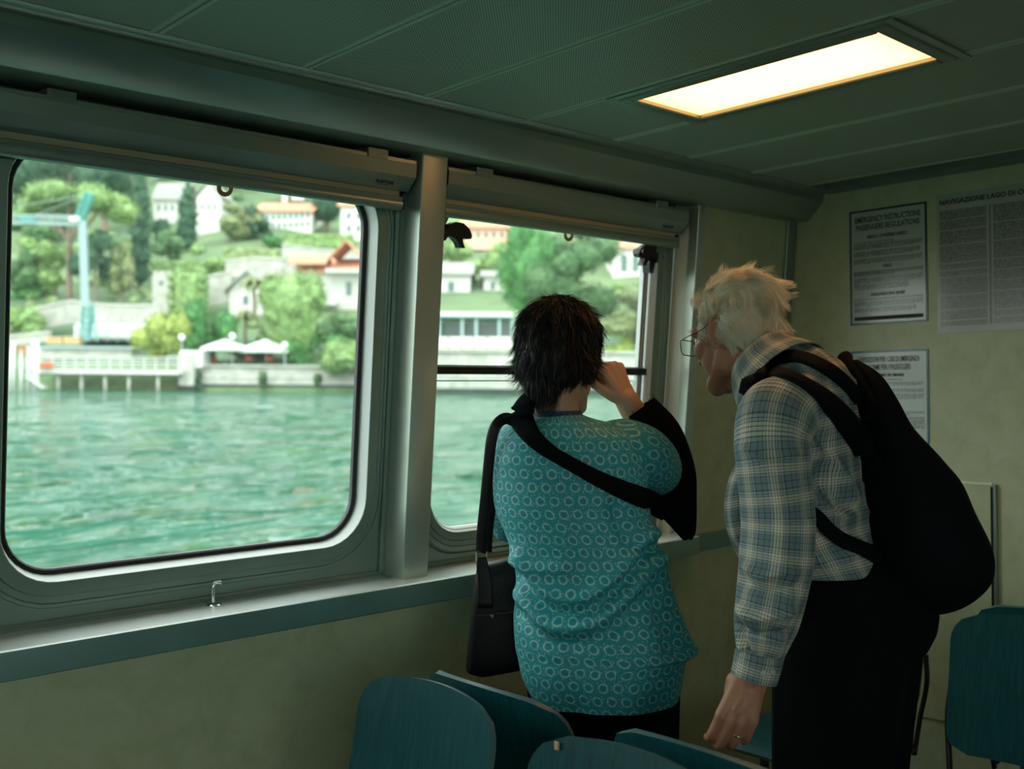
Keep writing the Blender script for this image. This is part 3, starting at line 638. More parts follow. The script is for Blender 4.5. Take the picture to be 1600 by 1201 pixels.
hh = house('large white lakeside house with terracotta roofs', 470, 600, 520, 425, 400, 140, 12, wall='stucco_grey', wins=wgrid(480, 500, 2, 436, 450, 8)+wgrid(545, 590, 3, 440, 462, 9)+wgrid(548, 590, 3, 484, 502, 8))
ebox(MB(), 508, 600, 420, 426, 138.5, 2).build('cornice', M['stucco_grey'], hh); egable(MB(), 455, 505, 412, 398, 139, 6, 0.4).build('porch_roof', M['rooftile'], hh); egable(MB(), 522, 560, 400, 378, 141, 6, 0.4, False).build('dormer_roof', M['rooftile'], hh)
ebox(MB(), 470, 525, 470, 476, 138.4, 1.6).build('balcony', M['pale_stone'], hh)
house('pink terracotta-roofed house at the top of the right window', 724, 792, 378, 356, 335, 235, 12, wall='stucco_pink', wins=wgrid(735, 784, 5, 362, 371, 5))
house('white house with two arched windows behind the right-hand trees', 958, 1040, 432, 388, 366, 200, 12, arch=True, wins=((970, 980, 398, 424), (988, 998, 398, 424), (1012, 1022, 398, 424)))
house('low white house left of the big green tree', 640, 734, 474, 428, 408, 150, 8, roof='slate', wins=((652, 664, 440, 452), (700, 710, 440, 455)))
house('small white garden house between terrace and big tree', 756, 790, 470, 432, 422, 152, 6, roof='slate', wins=((766, 774, 440, 452),))
# -- ruined stone tower, garden walls, terraces
tw = thing('stone_tower', 'square grey stone tower beside the clipped green column', 'tower', at(253, 480, 133), None)
ebox(MB(), 238, 268, 428, 490, 133, 4).build('shaft', M['stone'], tw)
for x in (240, 250, 260): ebox(MB(), x, x+6, 423, 428, 133, 1).build('merlon', M['stone'], tw)
ebox(MB(), 249, 255, 438, 446, 132.95, 0.2).build('slit', M['far_glass'], tw)
def garden_wall(label, pts, d, hpx, m='stone', name='garden_wall', top=None, cat='wall', grp='garden walls on the slope'):
    g = thing(name, label, cat, at(*pts[0], d), grp); mb = MB(); mt = MB()
    for (xa, ya), (xb, yb) in zip(pts[:-1], pts[1:]):
        A = at(xa, ya, d); B = at(xb, yb, d); h = hpx*d/FPX; t = EF*0.8
        v = [A, B, B+EU*h, A+EU*h, A+t, B+t, B+t+EU*h, A+t+EU*h]; f = [[0, 1, 2, 3], [5, 4, 7, 6], [3, 2, 6, 7], [0, 4, 5, 1], [1, 5, 6, 2], [4, 0, 3, 7]]
        mb.add(v, f); k = EU*0.25; o = EF*0.15
        w2 = [A+EU*h-o, B+EU*h-o, B+EU*h-o+k, A+EU*h-o+k, A+EU*h+t+o, B+EU*h+t+o, B+EU*h+t+o+k, A+EU*h+t+o+k]; mt.add(w2, f)
    mb.build('wall_body', M[m], g); mt.build('coping', M[top or 'pale_stone'], g); return g
garden_wall('rough stone retaining wall above the white tarpaulin', [(60, 516), (110, 505), (170, 512), (250, 512)], 127, 34)
garden_wall('stone terrace wall left of the white gabled house', [(268, 490), (340, 476), (360, 472)], 139, 46)
garden_wall('stone terrace wall under the green pergola strip', [(352, 434), (400, 430), (462, 432)], 150, 26)
garden_wall('grey terrace wall below the long white villa', [(440, 400), (500, 408), (580, 416)], 170, 18)
garden_wall('low grey wall on the left bank above the pier', [(-60, 545), (20, 540), (75, 534)], 119, 14)
# -- white tarpaulin, timber, lawn, quay, pier
tp = thing('tarpaulin', 'long white tarpaulin cover below the stone wall', 'cover', at(170, 533, 122))
ebox(MB(), 114, 234, 506, 531, 122, 4, 0.3).build('sheet', M['awning'], tp)
for x in range(120, 234, 16): v, f, _ = ethin(at(x, 534, 121.7), at(x, 505, 121.7), 0.05); mesh('post', v, f, M['grey_steel'], tp)
pk = thing('timber_stack', 'stack of pale timber boards on the bank behind the pier', 'timber', at(100, 538, 118))
for i in range(4):
    for x0, x1 in ((72, 97), (99, 124)): ebox(MB(), x0, x1, 526+i*3, 528.3+i*3, 118, 1.2).build('board', M['wood'], pk)
bk = thing('boathouse_roof', 'low pale flat roof on the bank behind the pier railing', 'roof', at(135, 558, 116)); ebox(MB(), 62, 212, 541, 544, 115, 4).build('roof_edge', M['grey_steel'], bk); ebox(MB(), 62, 205, 544, 560, 115.5, 3.4).build('front', M['pale_stone'], bk)
def quay(label, x0, x1, ytop, ybot, d, n, grp='quay walls'):
    g = thing('quay_wall', label, 'wall', at((x0+x1)/2, ybot, d), grp)
    rows = 3; hpx = (ybot-8-ytop)/rows; k = 0
    for r in range(rows):
        for i in range(n):
            a = x0+(x1-x0)*(i+(0.5 if r % 2 else 0))/n; b = a+(x1-x0)/n-0.25
            b = min(b, x1)
            if b-a < 0.6: continue
            ebox(MB(), a, b, ytop+r*hpx+0.12, ytop+(r+1)*hpx-0.12, d-0.06*((r*5+i*3) % 3), 1.5).build('stone_block', M['pale_stone' if (r*7+i*5) % 3 else 'stone'], g)
    ebox(MB(), x0, x1, ytop-2.5, ytop+0.4, d-0.3, 5).build('coping', M['pale_stone'], g); ebox(MB(), x0, x1, ytop+1, ybot+10, d+0.5, 4).build('core', M['stone'], g); ebox(MB(), x0, x1, ybot-8, ybot+12, d-0.1, 1.5).build('wet_foot', M['wet_shade'], g)
    return g
quay('pale stone quay wall under the white parasols', 302, 640, 573, 609, 109, 12)
quay('stone quay wall below the glazed pavilion', 641, 1120, 551, 616, 108, 16)
qe = thing('quay_end', 'square pale stone pier head at the end of the railing', 'pier', at(290, 608, 108)); ebox(MB(), 278, 303, 552, 606, 107.5, 4, 0.1).build('block', M['pale_stone'], qe); ebox(MB(), 281, 316, 547, 574, 107.8, 3).build('parapet', M['white_paint'], qe); ebox(MB(), 277, 304, 602, 615, 107.4, 4).build('wet_foot', M['wet_shade'], qe)
pr = thing('pier', 'white railed pier deck on slim posts at the left', 'pier', at(170, 608, 107))
ebox(MB(), 60, 280, 577, 584, 106, 3).build('deck', M['white_paint'], pr); ebox(MB(), 60, 280, 583.5, 585.5, 106.3, 2.6).build('beam', M['wet_shade'], pr); ebox(MB(), 62, 280, 585, 625, 110, 1).build('back_wall', M['wet_shade'], pr)  # back wall's near-black colour paints the shade beneath the deck
for x in (91, 127.5, 164.5, 201.5, 247): v, f, _ = ethin(at(x, 584, 106.6), at(x, 618, 106.6), 0.17, 8); mesh('pile', v, f, M['pale_stone'], pr, smooth=True)
for y in (558.5, 563, 567.5, 572): v, f, _ = ethin(at(62, y+0.8, 106.1), at(280, y-0.6, 106.1), 0.055); mesh('rail', v, f, M['white_paint'], pr)
for x in np.linspace(64, 279, 13): v, f, _ = ethin(at(x, 558, 106.1), at(x, 578, 106.1), 0.06); mesh('stanchion', v, f, M['white_paint'], pr)
M['orange_crate'] = M['orange']
cr = ebox(MB(), 62, 80, 567, 575, 105.6, 0.8, 0.05).build('orange_crate', M['orange'], label='orange-red crate at the left end of the pier railing', cat='crate')
piles = [(14, 548, 612), (21, 539, 611), (33, 551, 613), (44, 545, 609), (52, 534, 612), (58, 536, 611)]
lab = ['leftmost thin white mooring pile', 'second white mooring pile from the left, taller', 'short white mooring pile under the red life ring', 'white mooring pile right of the life ring', 'tallest white mooring pile before the pier', 'white mooring pile touching the pier deck']
for (x, a, b), l in zip(piles, lab):
    p = thing('mooring_pile', l, 'pile', at(x, b, 104), 'white mooring piles'); v, f, _ = ethin(at(x, a, 104), at(x, b+12, 104), 0.17, 10); mesh('shaft', v, f, M['white_paint'], p, smooth=True)
    v, f = lathe([(0.18, 0), (0.18, 0.12), (0.05, 0.35)], at(x, a, 104), EU, 10); mesh('cap', v, f, M['white_paint'], p)
gw = thing('landing_steps', 'small white landing steps going down to the water beside the pier', 'stairs', at(60, 606, 103.5))
for i in range(6): ebox(MB(), 40+i*4.2, 47+i*4.2, 590+i*3, 591.2+i*3, 103.5, 1.2).build('tread', M['white_paint'], gw)
for e in (103.4, 104.8): v, f, _ = ethin(at(40, 588, e), at(68, 607, e), 0.09); mesh('stringer', v, f, M['white_paint'], gw)
v, f = lathe([(0.30, -0.06), (0.42, -0.06), (0.42, 0.06), (0.30, 0.06), (0.30, -0.06)], at(35.5, 545.5, 103.6), EF, 16); mesh('life_ring', v, f[:-2], M['orange'], label='red life ring hanging above the white mooring piles', cat='life ring')
# -- crane
cn = thing('crane', 'slim pale tower crane with teal peak standing behind the pier', 'crane', at(136, 532, 119))
dc = 119
def lattice(mb, A, B, w, nseg, r=0.06):
    A, B = np.array(A), np.array(B); t = nrm(B-A); a = nrm(np.cross(t, EF)); b = np.cross(t, a); c4 = [(a*i+b*j)*w/2 for i, j in ((1, 1), (1, -1), (-1, -1), (-1, 1))]
    for o in c4: mb.tube([A+o, B+o], [r*1.5, r*1.5], 5)
    for k in range(nseg):
        p, q = A+(B-A)*k/nseg, A+(B-A)*(k+1)/nseg
        for i in range(4): mb.tube([p+c4[i], q+c4[(i+1) % 4]], [r, r], 4)
    return mb
mb = lattice(MB(), at(129, 345, dc), at(136, 532, dc), 0.62, 22, 0.05); mb.tube([at(129, 345, dc), at(135.5, 532, dc)], [0.3, 0.34], 8).build('tower', M['grey_steel'], cn)
lattice(MB(), at(125, 345, dc), at(-160, 339, dc), 0.9, 40, 0.05).build('jib', M['grey_steel'], cn)
lattice(MB(), at(124, 342, dc), at(141, 302, dc), 0.75, 8, 0.09).build('peak', M['teal_steel'], cn)
ebox(MB(), 107, 124, 337, 346, dc-0.5, 1.2, 0.1).build('cab', M['white_paint'], cn); ebox(MB(), 30, 52, 338, 346, dc-0.4, 0.8).build('trolley', M['teal_steel'], cn)
for x in (50, -60): v, f, _ = ethin(at(140, 303, dc), at(x, 338, dc), 0.03, 4); mesh('guy_line', v, f, M['grey_steel'], cn)
lattice(MB(), at(138, 478, dc), at(133, 530, dc), 0.9, 5, 0.07).build('climbing_frame', M['teal_steel'], cn); v, f, _ = ethin(at(146, 472, dc-0.5), at(149, 532, dc-0.5), 0.1); mesh('ladder_post', v, f, M['teal_steel'], cn)
# -- parasols, lamps, pavilion
def parasol(label, x, ytop, yedge, w, d):
    p = thing('parasol', label, 'parasol', at(x, 570, d), 'white terrace parasols'); r = w*d/FPX/2; c = at(x, yedge, d); h = (yedge-ytop)*d/FPX
    v = [c+EU*h]+[c+r*(ER*math.cos(t)+EF*math.sin(t)) for t in np.linspace(0, 2*math.pi, 8, endpoint=False)]; k = [q-EU*0.35 for q in v[1:]]
    mesh('canopy', v+k, [[0, 1+i, 1+(i+1) % 8] for i in range(8)]+[[1+i, 9+i, 9+(i+1) % 8, 1+(i+1) % 8] for i in range(8)], M['awning'], p)
    q, f, _ = ethin(at(x, 570, d), c+EU*h, 0.06); mesh('pole', q, f, M['grey_steel'], p)
parasol('left white terrace parasol beside the lamp post', 352, 529, 543, 80, 111)
parasol('right white terrace parasol near the rounded hedge', 415, 529, 546, 92, 112)
for x, d, l in ((334, 113, 'rust-red chair under the left parasol'), (388, 113, 'rust-red chair between the two parasols'), (421, 113, 'rust-red chair under the right parasol')):
    t = thing('terrace_chair', l, 'chair', at(x, 570, d), 'terrace chairs'); ebox(MB(), x-5, x+5, 562, 564, d, 0.6).build('seat', M['orange'], t); ebox(MB(), x-5, x+5, 555, 562, d+0.6, 0.06).build('backrest', M['orange'], t)
    for sx in (-4, 4): v, f, _ = ethin(at(x+sx, 563, d), at(x+sx, 570, d), 0.03, 4); mesh('leg', v, f, M['orange'], t)
def lamp_post(label, x, ytop, ybot, d):
    p = thing('lamp_post', label, 'lamp', at(x, ybot, d), 'quay lamp posts'); v, f, _ = ethin(at(x, ybot, d), at(x, ytop+5, d), 0.06); mesh('post', v, f, M['grey_steel'], p)
    v, f = lathe([(0.02, -0.36), (0.26, -0.25), (0.36, 0), (0.26, 0.25), (0.02, 0.36)], at(x, ytop, d), EU, 12); mesh('globe', v, f, M['globe'], p, smooth=True)
lamp_post('globe lamp post between the two white parasols', 363, 525, 570, 110); lamp_post('globe lamp post at the end of the right parasol', 445, 539, 570, 110); lamp_post('globe lamp post in front of the yellow-green bush', 284, 527, 555, 110); lamp_post('globe lamp post by the quay end, taller', 305, 514, 555, 112)
pv = thing('pavilion', 'glazed waterside pavilion with flat white roof in the right window', 'pavilion', at(745, 548, 114))
ebox(MB(), 640, 801, 487, 494, 113, 9).build('roof_slab', M['white_paint'], pv); ebox(MB(), 640, 801, 494, 497, 113.2, 8).build('fascia', M['teal_steel'], pv); ebox(MB(), 640, 799, 503, 545, 117, 3).build('glazing', M['far_glass'], pv)
for x in (648, 684, 720, 742, 778, 798): ebox(MB(), x, x+4, 495, 547, 113.5, 0.35).build('column', M['grey_steel'], pv)
for x in range(642, 800, 20): ebox(MB(), x, x+18, 526, 546, 112.6, 0.1).build('white_panel', M['awning'], pv)
ebox(MB(), 640, 1060, 546, 551, 110.5, 8).build('lawn_strip', M['lawn'], label='narrow strip of lawn along the quay in the right window', cat='lawn')
# -- vegetation: every crown is a cloud of leaf blades round solid boughs
def leaf_mat(name, c, v=0.55):
    t = NT(name); co = t.coord('Object'); n = t.noise(co, 1.3, 4, 0.75); c = np.array(c)
    a = t.ramp(n, [(0.28, tuple(c*(1-v))), (0.5, tuple(c)), (0.72, tuple(np.clip(c*(1+v)+[0.02, 0.02, 0], 0, 1)))])
    t.set(Base_Color=a, Roughness=0.6); t.b.inputs['Specular IOR Level'].default_value = 0.25; return t.m
LEAF = {'dark': leaf_mat('dark_leaves', (0.035, 0.095, 0.055)), 'mid': leaf_mat('mid_leaves', (0.075, 0.155, 0.065)), 'light': leaf_mat('light_leaves', (0.19, 0.30, 0.11)), 'olive': leaf_mat('olive_leaves', (0.19, 0.23, 0.11)), 'yellow': leaf_mat('yellow_leaves', (0.28, 0.35, 0.09)), 'vivid': leaf_mat('vivid_leaves', (0.06, 0.19, 0.055)), 'pale': leaf_mat('pale_leaves', (0.24, 0.31, 0.15))}
ICO = None
def ico():
    global ICO
    if ICO is None:
        bm = bmesh.new(); bmesh.ops.create_icosphere(bm, subdivisions=2, radius=1); ICO = (np.array([v.co[:] for v in bm.verts]), [[v.index for v in f.verts] for f in bm.faces]); bm.free()
    return ICO
def foliage(mb, c, rad, size, dens=1.0, rg=rng):
    """leaf blades over an ellipsoid c, rad (in ER, EF, EU axes) with a solid bough mass inside"""
    iv, fc = ico(); rad = np.asarray(rad, float); mb.add(c + (iv*rad*0.80*(1+0.12*rg.standard_normal((len(iv), 1))))@EAX, fc)
    area = 4*math.pi*((rad[0]*rad[1])**1.6/3+(rad[0]*rad[2])**1.6/3+(rad[1]*rad[2])**1.6/3)**(1/1.6)
    n = int(min(900, max(40, dens*1.5*area/size**2))); p = rg.standard_normal((n, 3)); p /= np.linalg.norm(p, axis=1)[:, None]
    p = p[(p[:, 1] < 0.55)]; n = len(p); pos = p*rad*rg.uniform(0.76, 1.08, (n, 1)); nr = p+0.75*rg.standard_normal((n, 3)); nr /= np.linalg.norm(nr, axis=1)[:, None]
    a = np.cross(nr, rg.standard_normal((n, 3))); a /= np.linalg.norm(a, axis=1)[:, None]; b = np.cross(nr, a); s = size*rg.uniform(0.5, 1.1, (n, 1))
    v = np.stack([pos-a*s*0.5, pos+b*s*0.3+nr*s*0.1, pos+a*s*0.6, pos-b*s*0.3+nr*s*0.1], 1).reshape(-1, 3)
    mb.add(c + v@EAX, np.arange(4*n).reshape(-1, 4))
def plant(name, label, kind, x, yt, yb, w, colr, d=None, grp='trees on the shore', cat='tree', seed=None):
    d = d or dep(yb); s = d/FPX; rg = np.random.default_rng(int(x*7+yt)); base = at(x, yb, d); H = (yb-yt)*s; Wd = w*s; t = thing(name, label, cat, base, grp); mb = MB(); size = max(0.28, 5.6*s)
    fr = np.array([1, 1, 1.0])
    if kind == 'cypress':
        for k in range(7):
            h = H*(0.1+0.86*k/6); r = Wd/2*(1-((k/6-0.28)/0.78)**2*0.85); foliage(mb, base+EU*h+ER*rg.normal(0, 0.03*Wd), (r, r, H*0.13), size)
        tr = (0.05, 0.1)
    elif kind == 'round':
        low = 0.10 if 'quay' in label else 0.0; cy = H*(0.58-low); foliage(mb, base+EU*cy, (Wd*0.44, Wd*0.44, H*(0.40+low)), size)
        for k in range(9):
            a = rg.uniform(0, 2*math.pi); e = rg.uniform(-0.6, 1.0); q = np.array([math.cos(a)*math.cos(e), -abs(math.sin(a))*math.cos(e)*0.9, math.sin(e)])
            foliage(mb, base+EU*cy+(q*np.array([Wd*0.30, Wd*0.30, H*0.28]))@EAX, np.array([Wd, Wd, H])*rg.uniform(0.14, 0.22), size)
        tr = (0.06, 0.4)
    elif kind == 'loose':
        for k in range(12):
            q = np.array([rg.uniform(-0.40, 0.40), rg.uniform(-0.3, 0.2), rg.uniform(0.25, 0.86)]); k2 = 1-abs(q[2]-0.5)*0.7
            foliage(mb, base+(q*np.array([Wd*k2, Wd*k2, H]))@EAX, np.array([Wd*0.24, Wd*0.24, H*0.17])*rg.uniform(0.7, 1.1), size)
        tr = (0.045, 0.6)
    elif kind == 'pine':
        for k in range(14):
            q = np.array([rg.uniform(-0.46, 0.46), rg.uniform(-0.25, 0.25), 0]); q[2] = 0.86-0.16*(abs(q[0])/0.46)**2-rg.uniform(0, 0.06)
            foliage(mb, base+(q*np.array([Wd, Wd, H]))@EAX, np.array([Wd*0.15, Wd*0.15, H*0.09]), size)
        tr = (0.03, 0.8)
    elif kind == 'box':
        c = base+EU*H/2; v, f = box_vf(c, (Wd/2*0.92, min(Wd/2, 2.5)*0.92, H/2*0.95), EAX, min(H, Wd)*0.2); mb.add(v, f)
        for i in np.linspace(-0.4, 0.4, max(2, int(w/14))):
            for j in np.linspace(0.12, 0.88, max(2, int((yb-yt)/14))): foliage(mb, base+ER*i*Wd+EU*j*H-EF*min(Wd/2, 2.5)*0.55, (Wd/max(2, int(w/14))*0.62, min(Wd/2, 2.5)*0.5, H/max(2, int((yb-yt)/14))*0.62), size, 0.7)
        tr = None
    elif kind == 'bush':
        for k in range(7):
            q = np.array([rg.uniform(-0.34, 0.34), rg.uniform(-0.3, 0.1), rg.uniform(0.2, 0.68)]); foliage(mb, base+(q*np.array([Wd, Wd, H]))@EAX, np.array([Wd*0.22, Wd*0.22, H*0.28])*rg.uniform(0.8, 1.15), size)
        tr = None
    elif kind == 'palm':
        top = base+EU*H*0.62
        for k in range(16):
            a = 2*math.pi*k/16+rg.uniform(-0.2, 0.2); l = Wd*0.5*rg.uniform(0.8, 1.1); up = rg.uniform(0.2, 0.9); pth = spline([top, top+(ER*math.cos(a)+EF*math.sin(a))*l*0.5+EU*H*0.35*up, top+(ER*math.cos(a)+EF*math.sin(a))*l+EU*H*(0.25*up-0.2)], 5)
            sd = nrm(np.cross(pth[-1]-pth[0], EU)); wd = np.array([0.02, 0.12, 0.2, 0.24, 0.26, 0.26, 0.24, 0.2, 0.14, 0.08, 0.02])[:len(pth)]*Wd*0.32
            v = np.vstack([pth+sd*wd[:, None]-EU*wd[:, None]*0.4, pth, pth-sd*wd[:, None]-EU*wd[:, None]*0.4]); n = len(pth)
            mb.add(v, [[i, i+1, n+i+1, n+i] for i in range(n-1)]+[[n+i, n+i+1, 2*n+i+1, 2*n+i] for i in range(n-1)])
        tr = (0.07, 0.62)
    mb.build('foliage', LEAF[colr], t)
    if tr:
        r = max(0.12, tr[0]*Wd); pth = spline([base-EU*0.6, base+EU*H*tr[1]*0.5+ER*rg.normal(0, 0.02*Wd), base+EU*H*tr[1]], 4); v, f, _ = tube_vf(pth, np.linspace(r, r*0.6, len(pth)), 8); mesh('trunk', v, f, M['bark'], t, smooth=True)
        if kind == 'pine':
            for sx in (-0.34, -0.18, 0.12, 0.3):
                pth = spline([base+EU*H*(0.42+0.2*abs(sx)), base+EU*H*0.62+ER*Wd*sx*0.6, base+EU*H*0.84+ER*Wd*sx], 4); v, f, _ = tube_vf(pth, np.linspace(r*0.55, r*0.25, len(pth)), 6); mesh('bough', v, f, M['bark'], t, smooth=True)
    return t
PL = [
 ('cypress', 'tall slim dark cypress left of the small white house', 'cypress', 220, 250, 445, 36, 'dark'),
 ('cypress', 'dark cypress between the two white hillside houses', 'cypress', 293, 284, 388, 36, 'dark'),
 ('round_tree', 'round dark clipped tree in front of the long white villa', 'round', 510, 300, 362, 52, 'dark'),
 ('umbrella_pine', 'spreading umbrella pine behind the crane', 'pine', 108, 268, 470, 190, 'light'),
 ('broadleaf_tree', 'mid green tree at the far left edge below the pine', 'loose', 38, 382, 470, 60, 'mid'),
 ('broadleaf_tree', 'lighter green tree left of the crane tower', 'loose', 88, 378, 468, 66, 'light'),
 ('broadleaf_tree', 'dark tree right behind the crane tower', 'loose', 150, 352, 472, 62, 'dark'),
 ('broadleaf_tree', 'drooping olive-green tree left of the tall cypress', 'loose', 188, 372, 470, 46, 'olive'),
 ('broadleaf_tree', 'big dark tree high at the top left of the left window', 'round', 60, 212, 345, 120, 'dark'),
 ('broadleaf_tree', 'dark wooded crown behind the crane peak', 'round', 165, 222, 362, 110, 'dark'),
 ('broadleaf_tree', 'mid green crown high above the umbrella pine', 'round', 112, 196, 300, 120, 'mid'),
 ('broadleaf_tree', 'green crown above the small white house', 'round', 262, 218, 292, 76, 'mid'),
 ('broadleaf_tree', 'wide green crown below the left blind ring', 'round', 362, 222, 300, 96, 'mid'),
 ('broadleaf_tree', 'dark crown above the long white villa', 'round', 455, 238, 322, 80, 'dark'),
 ('broadleaf_tree', 'leafy crown at the upper right of the left window', 'round', 545, 250, 325, 80, 'mid'),
 ('shrub', 'dark rounded shrub right of the tall cypress', 'bush', 252, 338, 380, 36, 'dark'),
 ('shrub', 'broad green shrub below the dark rounded shrub', 'bush', 266, 366, 408, 58, 'mid'),
 ('broadleaf_tree', 'olive tree left of the long white villa', 'loose', 372, 310, 384, 76, 'olive'),
 ('broadleaf_tree', 'dark small tree at the left end of the long white villa', 'loose', 402, 322, 384, 42, 'dark'),
 ('shrub', 'little bright shrub below the villa', 'bush', 426, 364, 392, 34, 'vivid'),
 ('clipped_hedge', 'green pergola strip on the terrace above the grey tower', 'box', 286, 412, 432, 96, 'light'),
 ('clipped_hedge', 'long pale green hedge strip above the stone terrace wall', 'box', 398, 392, 410, 92, 'pale'),
 ('clipped_hedge', 'green hedge strip on the grey terrace wall below the villa', 'box', 500, 370, 392, 118, 'light'),
 ('topiary', 'tall clipped green column beside the grey stone tower', 'box', 297, 426, 500, 54, 'light'),
 ('shrub', 'yellow-green shrub spilling over the pier head', 'bush', 264, 480, 562, 104, 'yellow'),
 ('shrub', 'dense green shrub left of the white parasols', 'bush', 336, 462, 558, 84, 'vivid'),
 ('palm', 'small palm in front of the white gabled house', 'palm', 396, 424, 500, 58, 'olive'),
 ('palm', 'low palm below the white gabled house', 'palm', 384, 478, 540, 48, 'olive'),
 ('round_tree', 'large rounded light green tree on the quay', 'round', 457, 408, 560, 128, 'light'),
 ('hedge', 'bright rounded hedge on the quay right of the parasols', 'bush', 492, 514, 584, 104, 'vivid'),
 ('hedge', 'lighter rounded hedge at the right end of the left window', 'bush', 552, 512, 588, 110, 'light'),
 ('shrub', 'dark green shrub under the large rounded tree', 'bush', 412, 500, 562, 90, 'mid'),
 ('shrub', 'leafy shrub at the foot of the lakeside house', 'bush', 528, 486, 540, 110, 'mid'),
 ('clipped_hedge', 'small boxy hedge on the left bank', 'box', 44, 442, 468, 38, 'vivid'),
 ('shrub', 'low grassy bank growth at the far left', 'bush', 40, 474, 530, 90, 'light'),
 ('shrub', 'dry yellowish bank growth on the stone wall', 'bush', 196, 466, 492, 90, 'olive'),
 ('shrub', 'leafy garden slope growth above the topiary', 'bush', 330, 400, 436, 70, 'light'),
 ('shrub', 'green slope growth between the terrace walls', 'bush', 440, 412, 450, 80, 'light'),
 ('broadleaf_tree', 'big vivid green tree in the right window', 'round', 828, 338, 545, 118, 'vivid'),
 ('broadleaf_tree', 'broad mid green tree behind the woman\'s head', 'loose', 900, 345, 552, 150, 'mid'),
 ('broadleaf_tree', 'pale olive tree at the right of the right window', 'loose', 985, 436, 556, 140, 'olive'),
 ('shrub', 'yellow-green shrub by the woman\'s raised hand', 'bush', 962, 520, 572, 60, 'yellow'),
 ('shrub', 'bright terrace shrub left of the pink house', 'bush', 708, 374, 410, 60, 'light'),
 ('shrub', 'green terrace growth below the pink house', 'bush', 748, 388, 440, 66, 'light'),
 ('broadleaf_tree', 'dark tree crown above the pink house', 'round', 760, 285, 352, 100, 'dark'),
 ('broadleaf_tree', 'green crown at the top right of the right window', 'round', 930, 310, 400, 100, 'mid'),
 ('shrub', 'hanging green growth on the quay wall under the rounded hedge', 'bush', 498, 578, 606, 16, 'mid'),
 ('shrub', 'dark hanging growth on the quay wall near the pier head', 'bush', 308, 576, 610, 22, 'dark'),
 ('shrub', 'hanging growth on the quay wall below the right parasol', 'bush', 412, 576, 610, 14, 'mid'),
]
for nm, lb, kd, x, yt, yb, w, cl in PL:
    d = None
    if 'quay' in lb or 'pier head' in lb or 'parasols' in lb: d = 108.2 if 'on the quay wall' in lb else 113.5
    if 'right window' in lb and yb > 540 or "woman's" in lb: d = 118
    if 'below the white gabled' in lb: d = 116
    if 'under the large rounded' in lb: d = 117
    if 'foot of the lakeside' in lb: d = 121
    if 'front of the white gabled' in lb: d = 132
    sm = kd in ('bush', 'box')
    plant(nm, lb, kd, x, yt, yb, w, cl, d, 'shrubs and hedges on the shore' if sm else 'trees on the shore', 'hedge' if 'hedge' in nm else ('shrub' if sm else ('palm' if kd == 'palm' else 'tree')))

# -- woodland thickets on the upper slope and rough garden growth lower down: nobody could count them
def thicket(name, label, n, box, size, colr, seed, avoid):
    rg = np.random.default_rng(seed); mb = MB(); k = 0
    while k < n:
        x = rg.uniform(box[0], box[1]); y = rg.uniform(box[2], box[3])
        if any(a-6 < x < b+6 and c-4 < y < d+10 for a, b, c, d in avoid): continue
        d = dep(y); s = d/FPX; r = rg.uniform(*size)*s; foliage(mb, at(x, y, d)+EU*r*0.5, (r*1.1, r, r*rg.uniform(0.7, 1.1)), 5.0*s, 0.55, rg); k += 1
    mb.build(name, LEAF[colr], kind='stuff', label=label, cat='bushes')
AV = [(236, 292, 280, 372), (303, 348, 280, 386), (396, 492, 296, 372), (526, 610, 300, 384), (350, 420, 424, 500), (452, 610, 376, 520), (720, 796, 330, 384), (952, 1045, 362, 440), (636, 740, 405, 480), (752, 794, 418, 474)]
thicket('woodland', 'dense dark woodland covering the top of the slope', 90, (-80, 1120, 190, 330), (14, 30), 'dark', 31, AV)
thicket('woodland', 'mixed mid green woodland patches on the slope', 80, (-80, 1120, 215, 420), (10, 22), 'mid', 32, AV)
thicket('garden_growth', 'light green garden growth scattered over the terraces', 90, (-40, 1100, 350, 470), (7, 16), 'light', 33, AV)
thicket('garden_growth', 'pale grassy tufts along the lower bank', 40, (-40, 460, 460, 520), (6, 12), 'pale', 34, AV)
# ================================================================== chairs
def teal_wood():
    t = NT('teal_stained_plywood'); c = t.coord('Object')
    m = t.n.new('ShaderNodeMapping'); t.l.new(c, m.inputs[0]); m.inputs['Scale'].default_value = (30, 90, 3.0)
    n = t.noise(m.outputs[0], 1.6, 5, 0.6, 0.8)
    t.set(Base_Color=t.ramp(n, [(0.3, (0.004, 0.048, 0.058)), (0.6, (0.008, 0.078, 0.090)), (0.8, (0.012, 0.105, 0.115))]), Roughness=0.42); t.b.inputs['Specular IOR Level'].default_value = 0.25; t.bump(n, 0.08, 0.002); return t.m
M['tealwood'] = teal_wood(); M['ply_edge'] = plain('plywood_edge', (0.06, 0.13, 0.14), 0.4); M['black_steel'] = plain('black_steel', (0.012, 0.014, 0.015), 0.4, 0.3); M['chip'] = plain('bare_wood_chip', (0.55, 0.36, 0.18), 0.6)
